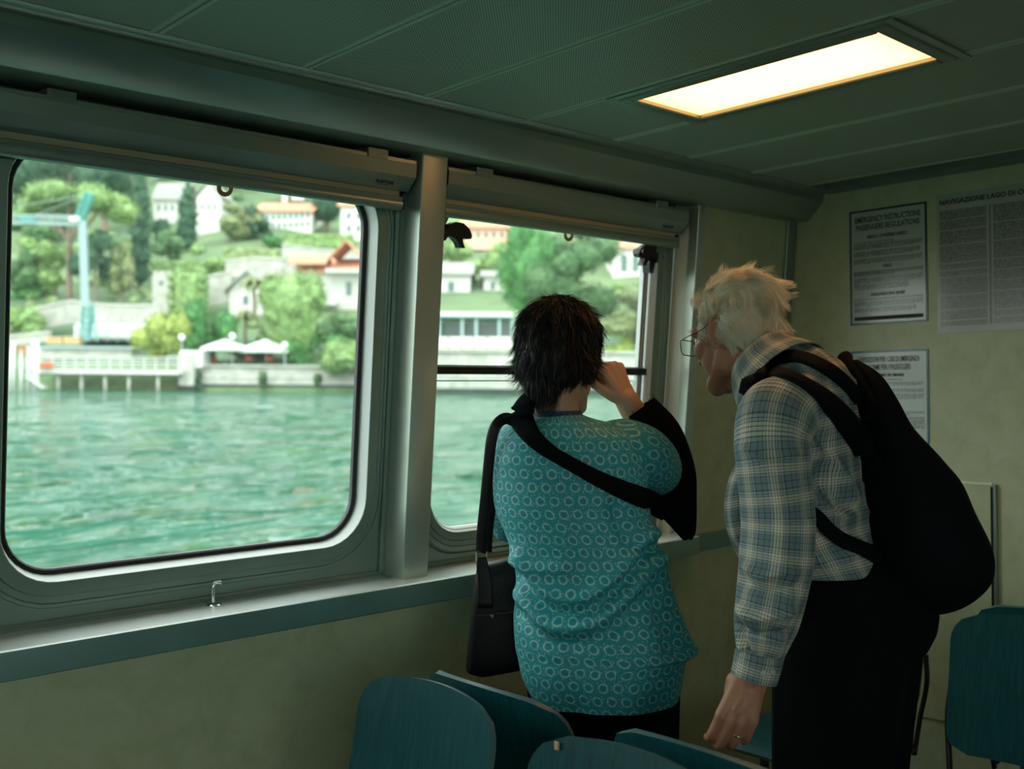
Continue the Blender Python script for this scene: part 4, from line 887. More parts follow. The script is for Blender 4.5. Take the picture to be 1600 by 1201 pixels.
def shell(fn, nu=26, nv=20, th=0.011):
    """curved plywood panel: fn(s, t) gives centre-surface points for s, t in -1..1, 0..1"""
    S, T = np.meshgrid(np.linspace(-1, 1, nu), np.linspace(0, 1, nv), indexing='ij'); P = np.array([[fn(s, t) for s, t in zip(a, b)] for a, b in zip(S, T)])
    du = np.gradient(P, axis=0); dv = np.gradient(P, axis=1); n = np.cross(du, dv); n /= np.linalg.norm(n, axis=2)[..., None]+1e-9
    A = (P+n*th/2).reshape(-1, 3); B = (P-n*th/2).reshape(-1, 3); k = nu*nv; idx = np.arange(k).reshape(nu, nv)
    q = np.stack([idx[:-1, :-1], idx[1:, :-1], idx[1:, 1:], idx[:-1, 1:]], -1).reshape(-1, 4)
    rim = list(idx[:, 0])+list(idx[-1, 1:])+list(idx[-2::-1, -1])+list(idx[0, -2:0:-1])
    f = q.tolist()+(q[:, ::-1]+k).tolist(); ne = len(rim); rf = [[rim[i], k+rim[i], k+rim[(i+1) % ne], rim[(i+1) % ne]] for i in range(ne)]
    return np.vstack([A, B]), f+rf, [0]*len(f)+[1]*len(rf)
def corner_w(t, r0, r1, h, w):
    """half width of a rounded panel at height fraction t"""
    z = t*h; k = w
    if z < r0: k = w-r0+math.sqrt(max(0, r0*r0-(r0-z)**2))
    if z > h-r1: k = min(k, w-r1+math.sqrt(max(0, r1*r1-(z-h+r1)**2)))
    return k
def make_chair(label, x, y, face, folded=False, z0=0.0, tall=0.876, cv=0.034, grp='teal plywood chairs in back-to-back rows'):
    """face: +1 sitter looks along +x, -1 along -x; x is where the top edge of the back stands"""
    c = thing('chair', label, 'chair', (x, y, z0), grp); hb = 0.355; wd = 0.212
    def back(s, t):
        w = corner_w(t, 0.05, 0.072, hb, wd-0.012*(1-t)); return np.array([x+face*(cv*s*s*(w/wd)**2 + 0.075*(1-t)), y+s*w, tall-hb+t*hb-0.010*s*s*(t > 0.5)])
    v, f, fm = shell(back); mesh('backrest', v, f, None, c, mats=[M['tealwood'], M['ply_edge']], fmat=fm, auto=0.9, loc=(x, y, tall-hb))
    sx = x+face*0.10
    if folded:
        def seat(s, t): w = corner_w(t, 0.05, 0.06, 0.40, 0.2); return np.array([sx+face*(0.035+0.02*s*s), y+s*w, 0.34+t*0.38])
    else:
        def seat(s, t): w = corner_w(t, 0.05, 0.06, 0.42, 0.2); return np.array([sx+face*(t*0.42), y+s*w, 0.455-0.02*math.sin(math.pi*t)*(1-s*s)+0.012*t-0.03*max(0, t-0.8)**2*25])
    v, f, fm = shell(seat); mesh('seat', v, f, None, c, mats=[M['tealwood'], M['ply_edge']], fmat=fm, auto=0.9, loc=(sx, y, 0.45))
    for s in (-1, 1):
        yy = y+s*0.19
        pth = spline([(sx+face*0.0, yy, 0.40), (x+face*0.085, yy+s*0.010, 0.50), (x+face*0.065, yy+s*0.022, 0.60), (x+face*0.055, yy+s*0.016, 0.68)], 5); v, f, _ = tube_vf(pth, [(0.006, 0.011)]*len(pth), 8); mesh('back_bracket', v, f, M['black_steel'], c, smooth=True)
        v, f, _ = tube_vf([(sx+face*0.20, yy*0.97+y*0.03, 0.43), (sx+face*0.16, yy*0.97+y*0.03, 0.0)], [0.014, 0.014], 8); mesh('leg', v, f, M['black_steel'], c, smooth=True)
        v, f, _ = tube_vf([(sx+face*0.0, yy, 0.42), (sx+face*0.30, yy, 0.425)], [0.011, 0.011], 8); mesh('seat_rail', v, f, M['black_steel'], c, smooth=True)
    MB().box((sx+face*0.15, y, 0.405), (0.02, 0.24, 0.015), bev=0.004).build('cross_beam', M['black_steel'], c)
    return c
make_chair('teal plywood chair in front at the lower left, facing the viewer', 1.268, 1.60, -1)
make_chair('teal chair standing back to back behind the lower left chair', 1.315, 1.56, 1, True, cv=0.06)
c3 = make_chair('teal chair at the bottom edge with a chipped corner', 1.265, 1.085, -1)
MB().box((1.232, 1.240, 0.851), (0.002, 0.005, 0.007), bev=0.001).build('chip', M['chip'], c3)
make_chair('teal chair behind the chipped one, only its top edge showing', 1.345, 1.04, 1, True, tall=0.872)
make_chair('dark teal chair at the right edge below the service hatch', 2.70, 1.005, -1)
make_chair('teal chair behind the man, only its seat corner by his hand', 2.94, 1.60, -1)
make_chair('chair behind the dark right-hand chair, facing the poster wall', 2.80, 1.02, 1)

# ================================================================== people
def loft(rings, n=48, k=6, e=2.0):
    """rings: rows of centre(3), a(3), b(3); superelliptic cross-sections splined along the body. Returns grid, uv in metres"""
    R = spline(np.array([np.concatenate(r) for r in rings]), k); th = np.linspace(0, 2*np.pi, n+1)
    c, s = np.cos(th), np.sin(th); c = np.sign(c)*np.abs(c)**(2/e); s = np.sign(s)*np.abs(s)**(2/e)
    G = R[:, None, 0:3] + R[:, None, 3:6]*c[None, :, None] + R[:, None, 6:9]*s[None, :, None]
    per = np.linalg.norm(np.diff(G, axis=1), axis=2).sum(1); L = np.r_[0, np.cumsum(np.linalg.norm(np.diff(R[:, :3], axis=0), axis=1))]
    fr = np.r_[0, np.cumsum(np.median(np.linalg.norm(np.diff(G, axis=1), axis=2)/per[:, None], axis=0))]
    uv = np.stack(np.broadcast_arrays(fr[None, :]/fr[-1]*np.median(per), L[:, None]), -1); return G, uv
def grid_faces(a, b): idx = np.arange(a*b).reshape(a, b); return np.stack([idx[:-1, :-1], idx[:-1, 1:], idx[1:, 1:], idx[1:, :-1]], -1).reshape(-1, 4)
def grid_normals(G):
    n = np.cross(np.gradient(G, axis=1), np.gradient(G, axis=0)); n[:, 0] = n[:, -1] = n[:, 0]+n[:, -1]; return n/(np.linalg.norm(n, axis=2)[..., None]+1e-12)
def thicken(G, uv, t=0.002):
    """cloth shell with a little thickness at its open ends"""
    N = grid_normals(G); I = G-N*t; a, b = G.shape[:2]; f = grid_faces(a, b); k = a*b
    rim = [[j, j+1, k+j+1, k+j] for j in range(b-1)]+[[(a-1)*b+j, k+(a-1)*b+j, k+(a-1)*b+j+1, (a-1)*b+j+1] for j in range(b-1)]
    return np.vstack([G.reshape(-1, 3), I.reshape(-1, 3)]), f.tolist()+(f[:, ::-1]+k).tolist()+rim, np.vstack([uv.reshape(-1, 2)]*2)
def capsule(path, r, n=14):
    """closed tube with rounded ends"""
    p = np.asarray(path, float); r = np.ones(len(p))*np.asarray(r, float); t0 = nrm(p[1]-p[0]); t1 = nrm(p[-1]-p[-2]); P = []; Q = []
    for a in np.linspace(-80, -20, 4): P.append(p[0]+t0*r[0]*math.sin(math.radians(a))); Q.append(r[0]*math.cos(math.radians(a)))
    P += list(p); Q += list(r)
    for a in np.linspace(20, 80, 4): P.append(p[-1]+t1*r[-1]*math.sin(math.radians(a))); Q.append(r[-1]*math.cos(math.radians(a)))
    return tube_vf(P, Q, n)[:2]
def ellipsoid(c, ax, r, sub=3):
    bm = bmesh.new(); bmesh.ops.create_icosphere(bm, subdivisions=sub, radius=1); v = np.array([q.co[:] for q in bm.verts]); f = [[q.index for q in g.verts] for g in bm.faces]; bm.free()
    return np.asarray(c)+(v*np.asarray(r))@np.asarray(ax), f
def fuse(mb, voxel, smooth=4, dec=None):
    """union of closed shapes into one skin; returns vertices, faces"""
    me = bpy.data.meshes.new('tmp'); me.from_pydata(np.concatenate(mb.v).tolist(), [], mb.f); ob = bpy.data.objects.new('tmp', me); col.objects.link(ob)
    m = ob.modifiers.new('r', 'REMESH'); m.mode = 'VOXEL'; m.voxel_size = voxel; m.adaptivity = 0.0
    if smooth: s = ob.modifiers.new('s', 'SMOOTH'); s.factor = 0.5; s.iterations = smooth
    e = ob.evaluated_get(bpy.context.evaluated_depsgraph_get()); q = e.to_mesh(); n = len(q.vertices); v = np.empty(n*3, np.float32); q.vertices.foreach_get('co', v)
    f = [list(p.vertices) for p in q.polygons]; e.to_mesh_clear(); bpy.data.objects.remove(ob); bpy.data.meshes.remove(me); return v.reshape(-1, 3).astype(float), f
from mathutils.bvhtree import BVHTree
def bvh(*vf):
    V = []; Fs = []; n = 0
    for v, f in vf: V.append(v); Fs += [[i+n for i in q] for q in (f.tolist() if isinstance(f, np.ndarray) else f)]; n += len(v)
    return BVHTree.FromPolygons(np.concatenate(V).tolist(), Fs)
def drop(tree, pts, off, dflt):
    """lay pixel points on a surface, off metres proud of it"""
    out = []; nn = []; last = dflt
    for x, y in pts:
        d = (_F + _R*(x-800)/FPX - _U*(y-600.5)/FPX); h = tree.ray_cast(Vector(CAM), Vector(nrm(d)))
        if h[0] is not None:
            p = np.array(h[0]); n = np.array(h[1]); n = n if n@d < 0 else -n; last = (p-CAM)@_F
        else: p = CAM+d*last; n = nrm(-d*0.5+np.array([0, 0, 1.0]))
        out.append(p+n*off); nn.append(n)
    return np.array(out), np.array(nn)
def smooth_rows(a, it=2):
    a = a.copy()
    for _ in range(it): a[1:-1] = a[1:-1]*0.5+(a[:-2]+a[2:])*0.25
    return a
def ribbon(path, nor, w, th, n=4):
    """flat strap along path; w half width (scalar or rows), th half thickness"""
    T = np.gradient(path, axis=0); T /= np.linalg.norm(T, axis=1)[:, None]; S = np.cross(T, nor); S /= np.linalg.norm(S, axis=1)[:, None]+1e-9; N = np.cross(S, T)
    w = np.ones(len(path))*w; cs = [(-1, -0.5), (-0.94, 0.6), (-0.6, 1), (0.6, 1), (0.94, 0.6), (1, -0.5), (0.7, -1), (-0.7, -1)]
    v = np.stack([path+S*(w*a)[:, None]+N*(th*b) for a, b in cs], 1); k = len(cs); m = len(path)
    f = [[i*k+j, i*k+(j+1) % k, (i+1)*k+(j+1) % k, (i+1)*k+j] for i in range(m-1) for j in range(k)]+[list(range(k))[::-1], [(m-1)*k+j for j in range(k)]]
    return v.reshape(-1, 3), f
def skin_mat(name, c, red):
    t = NT(name); co = t.coord('Object'); n = t.noise(co, 28, 5, 0.6); n2 = t.noise(co, 160, 3)
    t.set(Base_Color=t.mix(t.math('MULTIPLY', n, 0.9), c, red), Roughness=0.5); t.b.inputs['Subsurface Weight'].default_value = 0.08; t.b.inputs['Subsurface Radius'].default_value = (0.012, 0.005, 0.003)
    t.bump(t.math('ADD', n, t.math('MULTIPLY', n2, 0.5)), 0.25, 0.003); return t.m
M['skin_m'] = skin_mat('weathered_skin', (0.50, 0.25, 0.16), (0.40, 0.16, 0.10)); M['skin_f'] = skin_mat('tanned_skin', (0.55, 0.32, 0.20), (0.46, 0.22, 0.13))
M['black_cloth'] = plain('black_cloth', (0.003, 0.0045, 0.0055), 0.9, var=0.3, scale=90, spec=0.08, bump=0.2, bscale=140); M['black_nylon'] = plain('black_nylon', (0.003, 0.0055, 0.007), 0.8, spec=0.08, bump=0.15, bscale=200)
M['black_leather'] = plain('black_leather', (0.005, 0.0055, 0.006), 0.5, spec=0.25, bump=0.25, bscale=120); M['shoe'] = plain('dark_shoe', (0.02, 0.018, 0.016), 0.5); M['gold'] = plain('gold', (0.85, 0.65, 0.3), 0.2, 1.0); M['eye'] = plain('eye_white', (0.75, 0.74, 0.7), 0.2); M['iris'] = plain('iris', (0.06, 0.05, 0.04), 0.2)
def hair_mat(name, c0, c1, c2, rough=0.45):
    t = NT(name); n = t.noise(t.coord('Object'), 22, 3); t.set(Base_Color=t.ramp(n, [(0.3, c0), (0.5, c1), (0.72, c2)]), Roughness=rough); t.b.inputs['Specular IOR Level'].default_value = 0.35; return t.m
M['hair_white'] = hair_mat('white_hair', (0.68, 0.62, 0.48), (0.82, 0.77, 0.62), (0.88, 0.84, 0.72)); M['hair_dark'] = hair_mat('dark_brown_hair', (0.005, 0.0045, 0.0045), (0.007, 0.006, 0.0055), (0.012, 0.009, 0.0075))
def blouse_mat():
    t = NT('teal_ring_print'); u, v, _ = t.sep(t.coord('UV')); p = 0.0305; q = 0.0295
    uu = t.math('DIVIDE', u, p); vv = t.math('DIVIDE', v, q); row = t.math('FLOOR', vv); uu = t.math('ADD', uu, t.math('MULTIPLY', t.math('MODULO', row, 2.0), 0.5))
    fx_ = t.math('MULTIPLY', t.math('SUBTRACT', t.math('FRACT', uu), 0.5), p); fy_ = t.math('MULTIPLY', t.math('SUBTRACT', t.math('FRACT', vv), 0.5), q)
    co = t.coord('UV'); nz = t.noise(co, 190, 2); nb = t.noise(co, 95, 2)
    d = t.math('SQRT', t.math('ADD', t.math('MULTIPLY', fx_, fx_), t.math('MULTIPLY', fy_, fy_))); d = t.math('ADD', d, t.math('MULTIPLY', t.math('SUBTRACT', nz, 0.5), 0.0075))
    ring = t.ramp(t.math('DIVIDE', t.math('ABSOLUTE', t.math('SUBTRACT', d, 0.0092)), 0.0032), [(0.35, 1.0), (0.75, 0.0)]); ring = t.math('MULTIPLY', ring, t.ramp(nb, [(0.30, 0.25), (0.5, 1.0)]))
    vo = t.n.new('ShaderNodeTexVoronoi'); t.put(vo.inputs['Vector'], co); vo.inputs['Scale'].default_value = 170; dot = t.ramp(vo.outputs['Distance'], [(0.20, 0.9), (0.30, 0.0)])
    dot = t.math('MULTIPLY', dot, t.math('GREATER_THAN', d, 0.0120)); k = t.math('MAXIMUM', ring, dot)
    inner = t.mix(t.math('LESS_THAN', d, 0.0078), (0.016, 0.285, 0.325), (0.011, 0.245, 0.285))
    t.set(Base_Color=t.mix(t.math('MULTIPLY', k, 0.68), inner, (0.42, 0.66, 0.64)), Roughness=0.62); t.bump(t.noise(co, 420, 2), 0.12, 0.002); return t.m
M['blouse'] = blouse_mat()
def plaid_mat():
    t = NT('blue_cream_plaid'); u, v, _ = t.sep(t.coord('UV'))
    bl, dk, cr, gy = (0.135, 0.20, 0.215), (0.015, 0.035, 0.05), (0.62, 0.58, 0.45), (0.30, 0.35, 0.33)
    st = []
    def seq(fac):
        r = [(0.0, bl), (0.12, dk), (0.17, gy), (0.24, dk), (0.265, gy), (0.33, dk), (0.355, cr), (0.43, dk), (0.455, cr), (0.525, dk), (0.55, cr), (0.62, dk), (0.645, gy), (0.72, dk), (0.745, bl), (0.90, dk), (0.935, bl)]
        return t.ramp(fac, r, 'CONSTANT')
    a = seq(t.math('FRACT', t.math('DIVIDE', u, 0.056))); b = seq(t.math('FRACT', t.math('DIVIDE', v, 0.056)))
    fine = t.math('MULTIPLY', t.math('ADD', t.math('SINE', t.math('MULTIPLY', u, 3600.0)), t.math('SINE', t.math('MULTIPLY', v, 3600.0))), 0.06)
    t.set(Base_Color=t.mix(t.math('ADD', 0.5, fine), a, b), Roughness=0.75); t.bump(t.noise(t.coord('UV'), 300, 2), 0.1, 0.002); return t.m
M['plaid'] = plaid_mat()
def ground_axes(deg):
    """unit axes of a person turned deg to the left of the camera's heading: right, forward, up"""
    a = math.atan2(_F[1], _F[0])+math.radians(deg); g = np.array([math.cos(a), math.sin(a), 0]); return np.array([np.cross(g, (0, 0, 1)), g, (0, 0, 1.0)])
def tilt_axes(A, pitch, roll=0.0):
    r, g, u = A; p = math.radians(pitch); g2 = g*math.cos(p)-u*math.sin(p); u2 = u*math.cos(p)+g*math.sin(p); q = math.radians(roll); return np.array([r*math.cos(q)+u2*math.sin(q), g2, u2*math.cos(q)-r*math.sin(q)])
def head_shapes(mb, c, A, male=True):
    L = lambda x, y, z: c+np.array([x, y, z])@A
    j = 1.0 if male else 0.93
    mb.add(*ellipsoid(L(0, -0.012, 0.040), A, (0.074*j, 0.096, 0.086))); mb.add(*ellipsoid(L(0, 0.030, 0.005), A, (0.066*j, 0.066, 0.085))); mb.add(*ellipsoid(L(0, 0.040, -0.050), A, (0.054*j, 0.050, 0.060)))
    for s in (-1, 1):
        mb.add(*capsule([L(s*0.050*j, -0.004, -0.035), L(s*0.047*j, 0.012, -0.070), L(s*0.022, 0.064, -0.102)], (0.017, 0.019, 0.019)))
        mb.add(*ellipsoid(L(s*0.043*j, 0.062, -0.022), A, (0.024, 0.026, 0.026), 2)); mb.add(*capsule([L(s*0.010, 0.092, 0.022), L(s*0.048, 0.076, 0.022)], 0.012))
        # ear: flat cup with a rolled rim and lobe, angled out
        ec = L(s*0.076*j, -0.010, -0.004); eo = nrm(np.array([s*0.72, -0.69, 0.0])@A); ef = nrm(np.array([s*0.55, 0.62, 0.0])@A); ev = nrm(np.array([0, -0.16, 1.0])@A); fw = nrm(np.cross(eo, ev))
        loop = [ec+fw*(0.015*math.cos(t)*(1.0 if math.sin(t) > 0 else 0.75))*-s+ev*0.036*math.sin(t)+eo*0.013 for t in np.linspace(-2.3, 2.7, 16)]
        mb.add(*capsule(loop, 0.0042, 8)); mb.add(*ellipsoid(ec+eo*0.004, np.array([fw, eo, ev]), (0.015, 0.009, 0.034), 2)); mb.add(*ellipsoid(ec-ev*0.027+eo*0.007, np.array([fw, eo, ev]), (0.008, 0.006, 0.010), 2))
    for s in (-1, 1): mb.add(*ellipsoid(L(s*0.034, -0.004, -0.052), A, (0.026, 0.048, 0.046))); mb.add(*ellipsoid(L(s*0.038*j, 0.030, -0.042), A, (0.026, 0.046, 0.052)))
    mb.add(*ellipsoid(L(0, 0.076, -0.106), A, (0.023, 0.020, 0.019), 2)); mb.add(*capsule([L(0, 0.094, 0.012), L(0, 0.102, -0.012), L(0, 0.110, -0.034)], (0.009, 0.010, 0.0125))); mb.add(*capsule([L(-0.014, 0.102, -0.038), L(0.014, 0.102, -0.038)], 0.009))
    mb.add(*capsule([L(-0.019, 0.088, -0.066), L(0, 0.095, -0.064), L(0.019, 0.088, -0.066)], (0.005, 0.0075, 0.005))); mb.add(*capsule([L(-0.016, 0.087, -0.077), L(0, 0.093, -0.078), L(0.016, 0.087, -0.077)], (0.005, 0.008, 0.005)))
    return L
def eyes(c, A, parent):
    for s in (-1, 1):
        v, f = ellipsoid(c+np.array([s*0.031, 0.083, 0.004])@A, A, (0.0125,)*3, 2); e = mesh('eye', v, f, M['eye'], parent, smooth=True)
        v, f = ellipsoid(c+np.array([s*0.031, 0.0935, 0.004])@A, A, (0.006, 0.003, 0.006), 2); mesh('iris', v, f, M['iris'], e, smooth=True)
def hand_shapes(mb, w, d, nb, side, curls, spread=0.0, sc=1.0, thumb=None, rr=1.0):
    """w wrist, d towards knuckles, nb back-of-hand normal, side towards the thumb; curls per finger (3 bends, degrees)"""
    d = nrm(d); nb = nrm(nb-d*(nb@d)); sd = nrm(np.cross(d, nb)); sd = sd if sd@side > 0 else -sd; out = {}
    kn = []
    for i, (off, ln) in enumerate(((0.030, 0.092), (0.0095, 0.096), (-0.0115, 0.091), (-0.031, 0.082))):
        k = w+(d*ln+sd*off+nb*(0.004 if i in (1, 2) else 0))*sc; kn.append(k)
        mb.add(*capsule([w+sd*off*0.5*sc+d*0.008*sc, (w+k)/2+sd*off*0.15*sc-nb*0.002*sc, k], np.array((0.0165, 0.0145, 0.0112))*sc))
    mb.add(*capsule([w-d*0.03*sc, w+d*0.045*sc-nb*0.006*sc, w+d*0.075*sc-nb*0.006*sc], np.array((0.023, 0.019, 0.013))*sc)); mb.add(*capsule([w+d*0.015*sc-sd*0.024*sc-nb*0.006*sc, w+d*0.06*sc-sd*0.028*sc-nb*0.006*sc], np.array((0.014, 0.012))*sc))
    lens = ((0.044, 0.026, 0.021), (0.049, 0.030, 0.022), (0.045, 0.028, 0.022), (0.035, 0.021, 0.019))
    for i in range(4):
        p = kn[i]; a = 0.0; pts = [p]; sp = math.radians(spread*(1.5-i)); dd = nrm(d*math.cos(sp)+sd*math.sin(sp))
        for q, l in zip(curls[i], lens[i]):
            a += math.radians(q); p = p+(dd*math.cos(a)-nb*math.sin(a))*l*sc; pts.append(p)
        r = (0.0098 if i < 3 else 0.0085)*sc*rr; mb.add(*capsule(spline(pts, 4), np.interp(np.linspace(0, 3, len(spline(pts, 4))), (0, 1, 2, 3), (r*1.05, r*1.02, r*0.92, r*0.78)), 12)); out[i] = pts
    b = w+(d*0.022+sd*0.022-nb*0.008)*sc; th = thumb or [(0.026, 0.020, -0.010), (0.030, 0.010, -0.010), (0.024, 0.0, -0.008)]; pts = [b]
    for f_, s_, n_ in th: pts.append(pts[-1]+(d*f_+sd*s_+nb*n_)*sc)
    mb.add(*capsule(spline(pts, 4), np.interp(np.linspace(0, 3, len(spline(pts, 4))), (0, 1, 2, 3), np.array((0.017, 0.0125, 0.0108, 0.0085))*sc), 12)); out['thumb'] = pts
    return out
def strands(roots, nor, flow, length, lift, curl, seg=7, r=0.0005, jit=0.25, rg=rng, tipout=0.0, clump=0, cs=0.75):
    """tapered three-sided hairs; flow rows are the combed direction at the root"""
    n = len(roots); L = np.asarray(length)*np.ones(n); p = roots.copy(); t = flow+nor*lift+jit*rg.standard_normal((n, 3)); t /= np.linalg.norm(t, axis=1)[:, None]; pts = [p]
    wob = rg.standard_normal((n, 3))*curl
    for k in range(seg):
        t = t+wob/seg+(flow-t)*0.12-np.array([0, 0, 0.06])+nor*(tipout*(k/seg)); t /= np.linalg.norm(t, axis=1)[:, None]; p = p+t*(L/seg)[:, None]; pts.append(p)
    P = np.stack(pts, 1)
    if clump:                              # locks: tips gather towards a guide hair
        gi = rg.choice(n, clump, replace=False); near = np.concatenate([np.argmin(((q[:, None]-roots[gi][None])**2).sum(2), 1) for q in np.array_split(roots, 20)])
        k = (np.linspace(0, 1, seg+1)**1.3*cs)[None, :, None]; off = P[gi][near]-roots[gi][near][:, None]; P = P*(1-k)+(roots[gi][near][:, None]*0.85+roots[:, None]*0.15+off)*k
    T = np.gradient(P, axis=1); T /= np.linalg.norm(T, axis=2)[..., None]; A = np.cross(T, rg.standard_normal((n, 1, 3))); A /= np.linalg.norm(A, axis=2)[..., None]+1e-9; B = np.cross(T, A); rad = r*np.linspace(1, 0.25, seg+1)[None, :, None]
    V = np.stack([P+A*rad, P+(-0.5*A+0.866*B)*rad, P+(-0.5*A-0.866*B)*rad], 2).reshape(-1, 3); m = seg+1
    i0 = (np.arange(n)[:, None, None]*m+np.arange(seg)[None, :, None])*3+np.arange(3)[None, None, :]; i1 = (np.arange(n)[:, None, None]*m+np.arange(seg)[None, :, None])*3+(np.arange(3)[None, None, :]+1) % 3
    return V, np.stack([i0, i1, i1+3, i0+3], -1).reshape(-1, 4)
def sample(v, f, n, rg):
    """random points and normals on a quad mesh"""
    q = np.array([g[:4] if len(g) >= 4 else [g[0], g[1], g[2], g[2]] for g in f]); a, b, c, d = (v[q[:, i]] for i in range(4)); nn = np.cross(c-a, d-b); ar = np.linalg.norm(nn, axis=1); i = rg.choice(len(q), n, p=ar/ar.sum()); s, t = rg.random((n, 1)), rg.random((n, 1))
    return (a[i]*(1-s)+b[i]*s)*(1-t)+(d[i]*(1-s)+c[i]*s)*t, nn[i]/ar[i][:, None]
RH = nrm(np.array([_R[0], _R[1], 0])); FH = nrm(np.array([_F[0], _F[1], 0]))
def to_px(P):
    v = P-CAM; z = v@_F; return 800+FPX*(v@_R)/z, 600.5-FPX*(v@_U)/z
def polydist(x, y, pts):
    best = np.full(np.shape(x), 1e9)
    for (ax, ay), (bx, by) in zip(pts[:-1], pts[1:]):
        dx, dy = bx-ax, by-ay; t = np.clip(((x-ax)*dx+(y-ay)*dy)/(dx*dx+dy*dy), 0, 1); best = np.minimum(best, np.hypot(x-ax-t*dx, y-ay-t*dy))
    return best
def fold(G, folds, facing=True):
    """press ridges and valleys into a cloth grid along curves seen on its near side"""
    N = grid_normals(G); c = G.mean((0, 1)); N = N if ((G-c)*N).sum() > 0 else -N; x, y = to_px(G); k = np.clip(-(N@nrm(_F))*2.2, 0, 1) if facing else 1.0; D = 0
    for pts, amp, sg in folds: D = D+1.35*amp*np.exp(-(polydist(x, y, spline(np.array(pts, float), 5))/sg)**2)
    return G+N*(D*k)[..., None]
def wrinkle(G, uv, amp, su, sv, seed=0):
    N = grid_normals(G); c = G.mean((0, 1)); N = N if ((G-c)*N).sum() > 0 else -N; s = G.shape[:2]
    n = vnoise(np.c_[(uv[..., 0]*su).ravel(), (uv[..., 1]*sv).ravel(), np.zeros(s[0]*s[1])], seed).reshape(s); n[:, -1] = n[:, 0]; n[:, -2] = (n[:, -2]+n[:, 0])/2; return G+N*(n*amp)[..., None]
# ------------------------------------------------------------------ the woman
pc = at(942, 1075, 2.38); wroot = thing('person', 'person in a teal ring-print blouse holding a hand up to the face at the window', 'person', (pc[0], pc[1], 0))
AW = ground_axes(-12); HW = tilt_axes(ground_axes(-24), 8, 2); hc = at(876, 562, 2.385)
mb = MB(); Lw = head_shapes(mb, hc, HW, False)
nb0 = at(871, 650, 2.36); mb.add(*capsule([hc+np.array([0, -0.03, -0.02])@HW, hc+np.array([0, -0.028, -0.07])@HW, nb0, at(880, 690, 2.36)], (0.052, 0.050, 0.053, 0.06)))
for p, r in (((885, 720, 2.36), (0.135, 0.085, 0.10)), ((900, 800, 2.36), (0.125, 0.085, 0.13)), ((915, 900, 2.36), (0.115, 0.085, 0.13)), ((930, 1000, 2.37), (0.14, 0.10, 0.13)), ((940, 1060, 2.38), (0.14, 0.11, 0.10))): mb.add(*ellipsoid(at(*p), AW, r))
wS, wE, wWr = at(985, 702, 2.38), at(1056, 792, 2.56), at(980, 626, 2.50)
mb.add(*capsule(spline([at(930, 700, 2.36), wS, (wS+wE)/2, wE], 4), np.interp(np.linspace(0, 1, 13), (0, 0.35, 1), (0.05, 0.05, 0.038)))); mb.add(*capsule(spline([wE, (wE+wWr)/2+RH*0.012, wWr], 5), np.linspace(0.042, 0.030, 11)))
hd_ = at(952, 568, 2.50)-wWr; hand_shapes(mb, wWr, hd_, RH*0.55+np.array([0, 0, 0.4])-FH*0.72, -RH, [(70, 80, 40), (74, 80, 45), (76, 78, 45), (70, 70, 40)], 2, 1.0)
lS, lE, lW = at(815, 705, 2.38), at(800, 815, 2.60), at(838, 640, 2.70)
mb.add(*capsule(spline([at(850, 700, 2.36), lS, (lS+lE)/2, lE], 4), np.interp(np.linspace(0, 1, 13), (0, 0.35, 1), (0.05, 0.05, 0.038)))); mb.add(*capsule(spline([lE, (lE+lW)/2, lW], 5), np.linspace(0.039, 0.026, 11)))
hand_shapes(mb, lW, at(866, 575, 2.68)-lW, -RH*0.8+np.array([0, 0, 0.4])+FH*0.2, -FH, [(60, 70, 40)]*4, 2, 0.93)
feet = []
for s in (-1, 1):
    hip = pc+AW[0]*s*0.082; hip[2] = 0.80; kn = pc+AW[0]*s*0.088+AW[1]*0.015; kn[2] = 0.45; an = pc+AW[0]*s*0.092-AW[1]*0.02; an[2] = 0.07; toe = an+AW[1]*0.15; toe[2] = 0.03; feet.append((hip, kn, an, toe))
    mb.add(*capsule(spline([hip, kn, an], 5), np.interp(np.linspace(0, 1, 11), (0, 0.5, 0.7, 1), (0.078, 0.052, 0.05, 0.035)))); mb.add(*capsule([an-np.array([0, 0, 0.03]), toe], (0.03, 0.026)))
v, f = fuse(mb, 0.0033, 5); mesh('body', v, f, M['skin_f'], wroot, smooth=True); eyes(hc, HW, wroot)
# trousers and shoes
mb = MB(); mb.add(*ellipsoid(np.array([pc[0], pc[1], 0.84]), AW, (0.165, 0.138, 0.17)))
for hip, kn, an, toe in feet: mb.add(*capsule(spline([hip, kn, an+np.array([0, 0, 0.02])], 5), np.interp(np.linspace(0, 1, 11), (0, 0.5, 1), (0.098, 0.078, 0.068))))
v, f = fuse(mb, 0.009, 4); mesh('trousers', v, f, M['black_cloth'], wroot, smooth=True)
def shoe(an, toe, A, parent):
    q = []
    for t, w, h in ((-0.06, 0.022, 0.03), (-0.045, 0.034, 0.045), (0.0, 0.038, 0.05), (0.06, 0.042, 0.042), (0.12, 0.046, 0.03), (0.165, 0.038, 0.022), (0.19, 0.015, 0.012)): c = np.array([an[0], an[1], 0])+A[1]*t+np.array([0, 0, h]); q.append((c, A[0]*w, np.array([0, 0, h])))
    G, uv = loft(q, 20, 3); a, b = G.shape[:2]; vv = G.reshape(-1, 3); ff = grid_faces(a, b).tolist()+[list(range(b-1))[::-1], [(a-1)*b+j for j in range(b-1)]]; mesh('shoe', vv, ff, M['shoe'], parent, smooth=True)
for hip, kn, an, toe in feet: shoe(an, toe, AW, wroot)
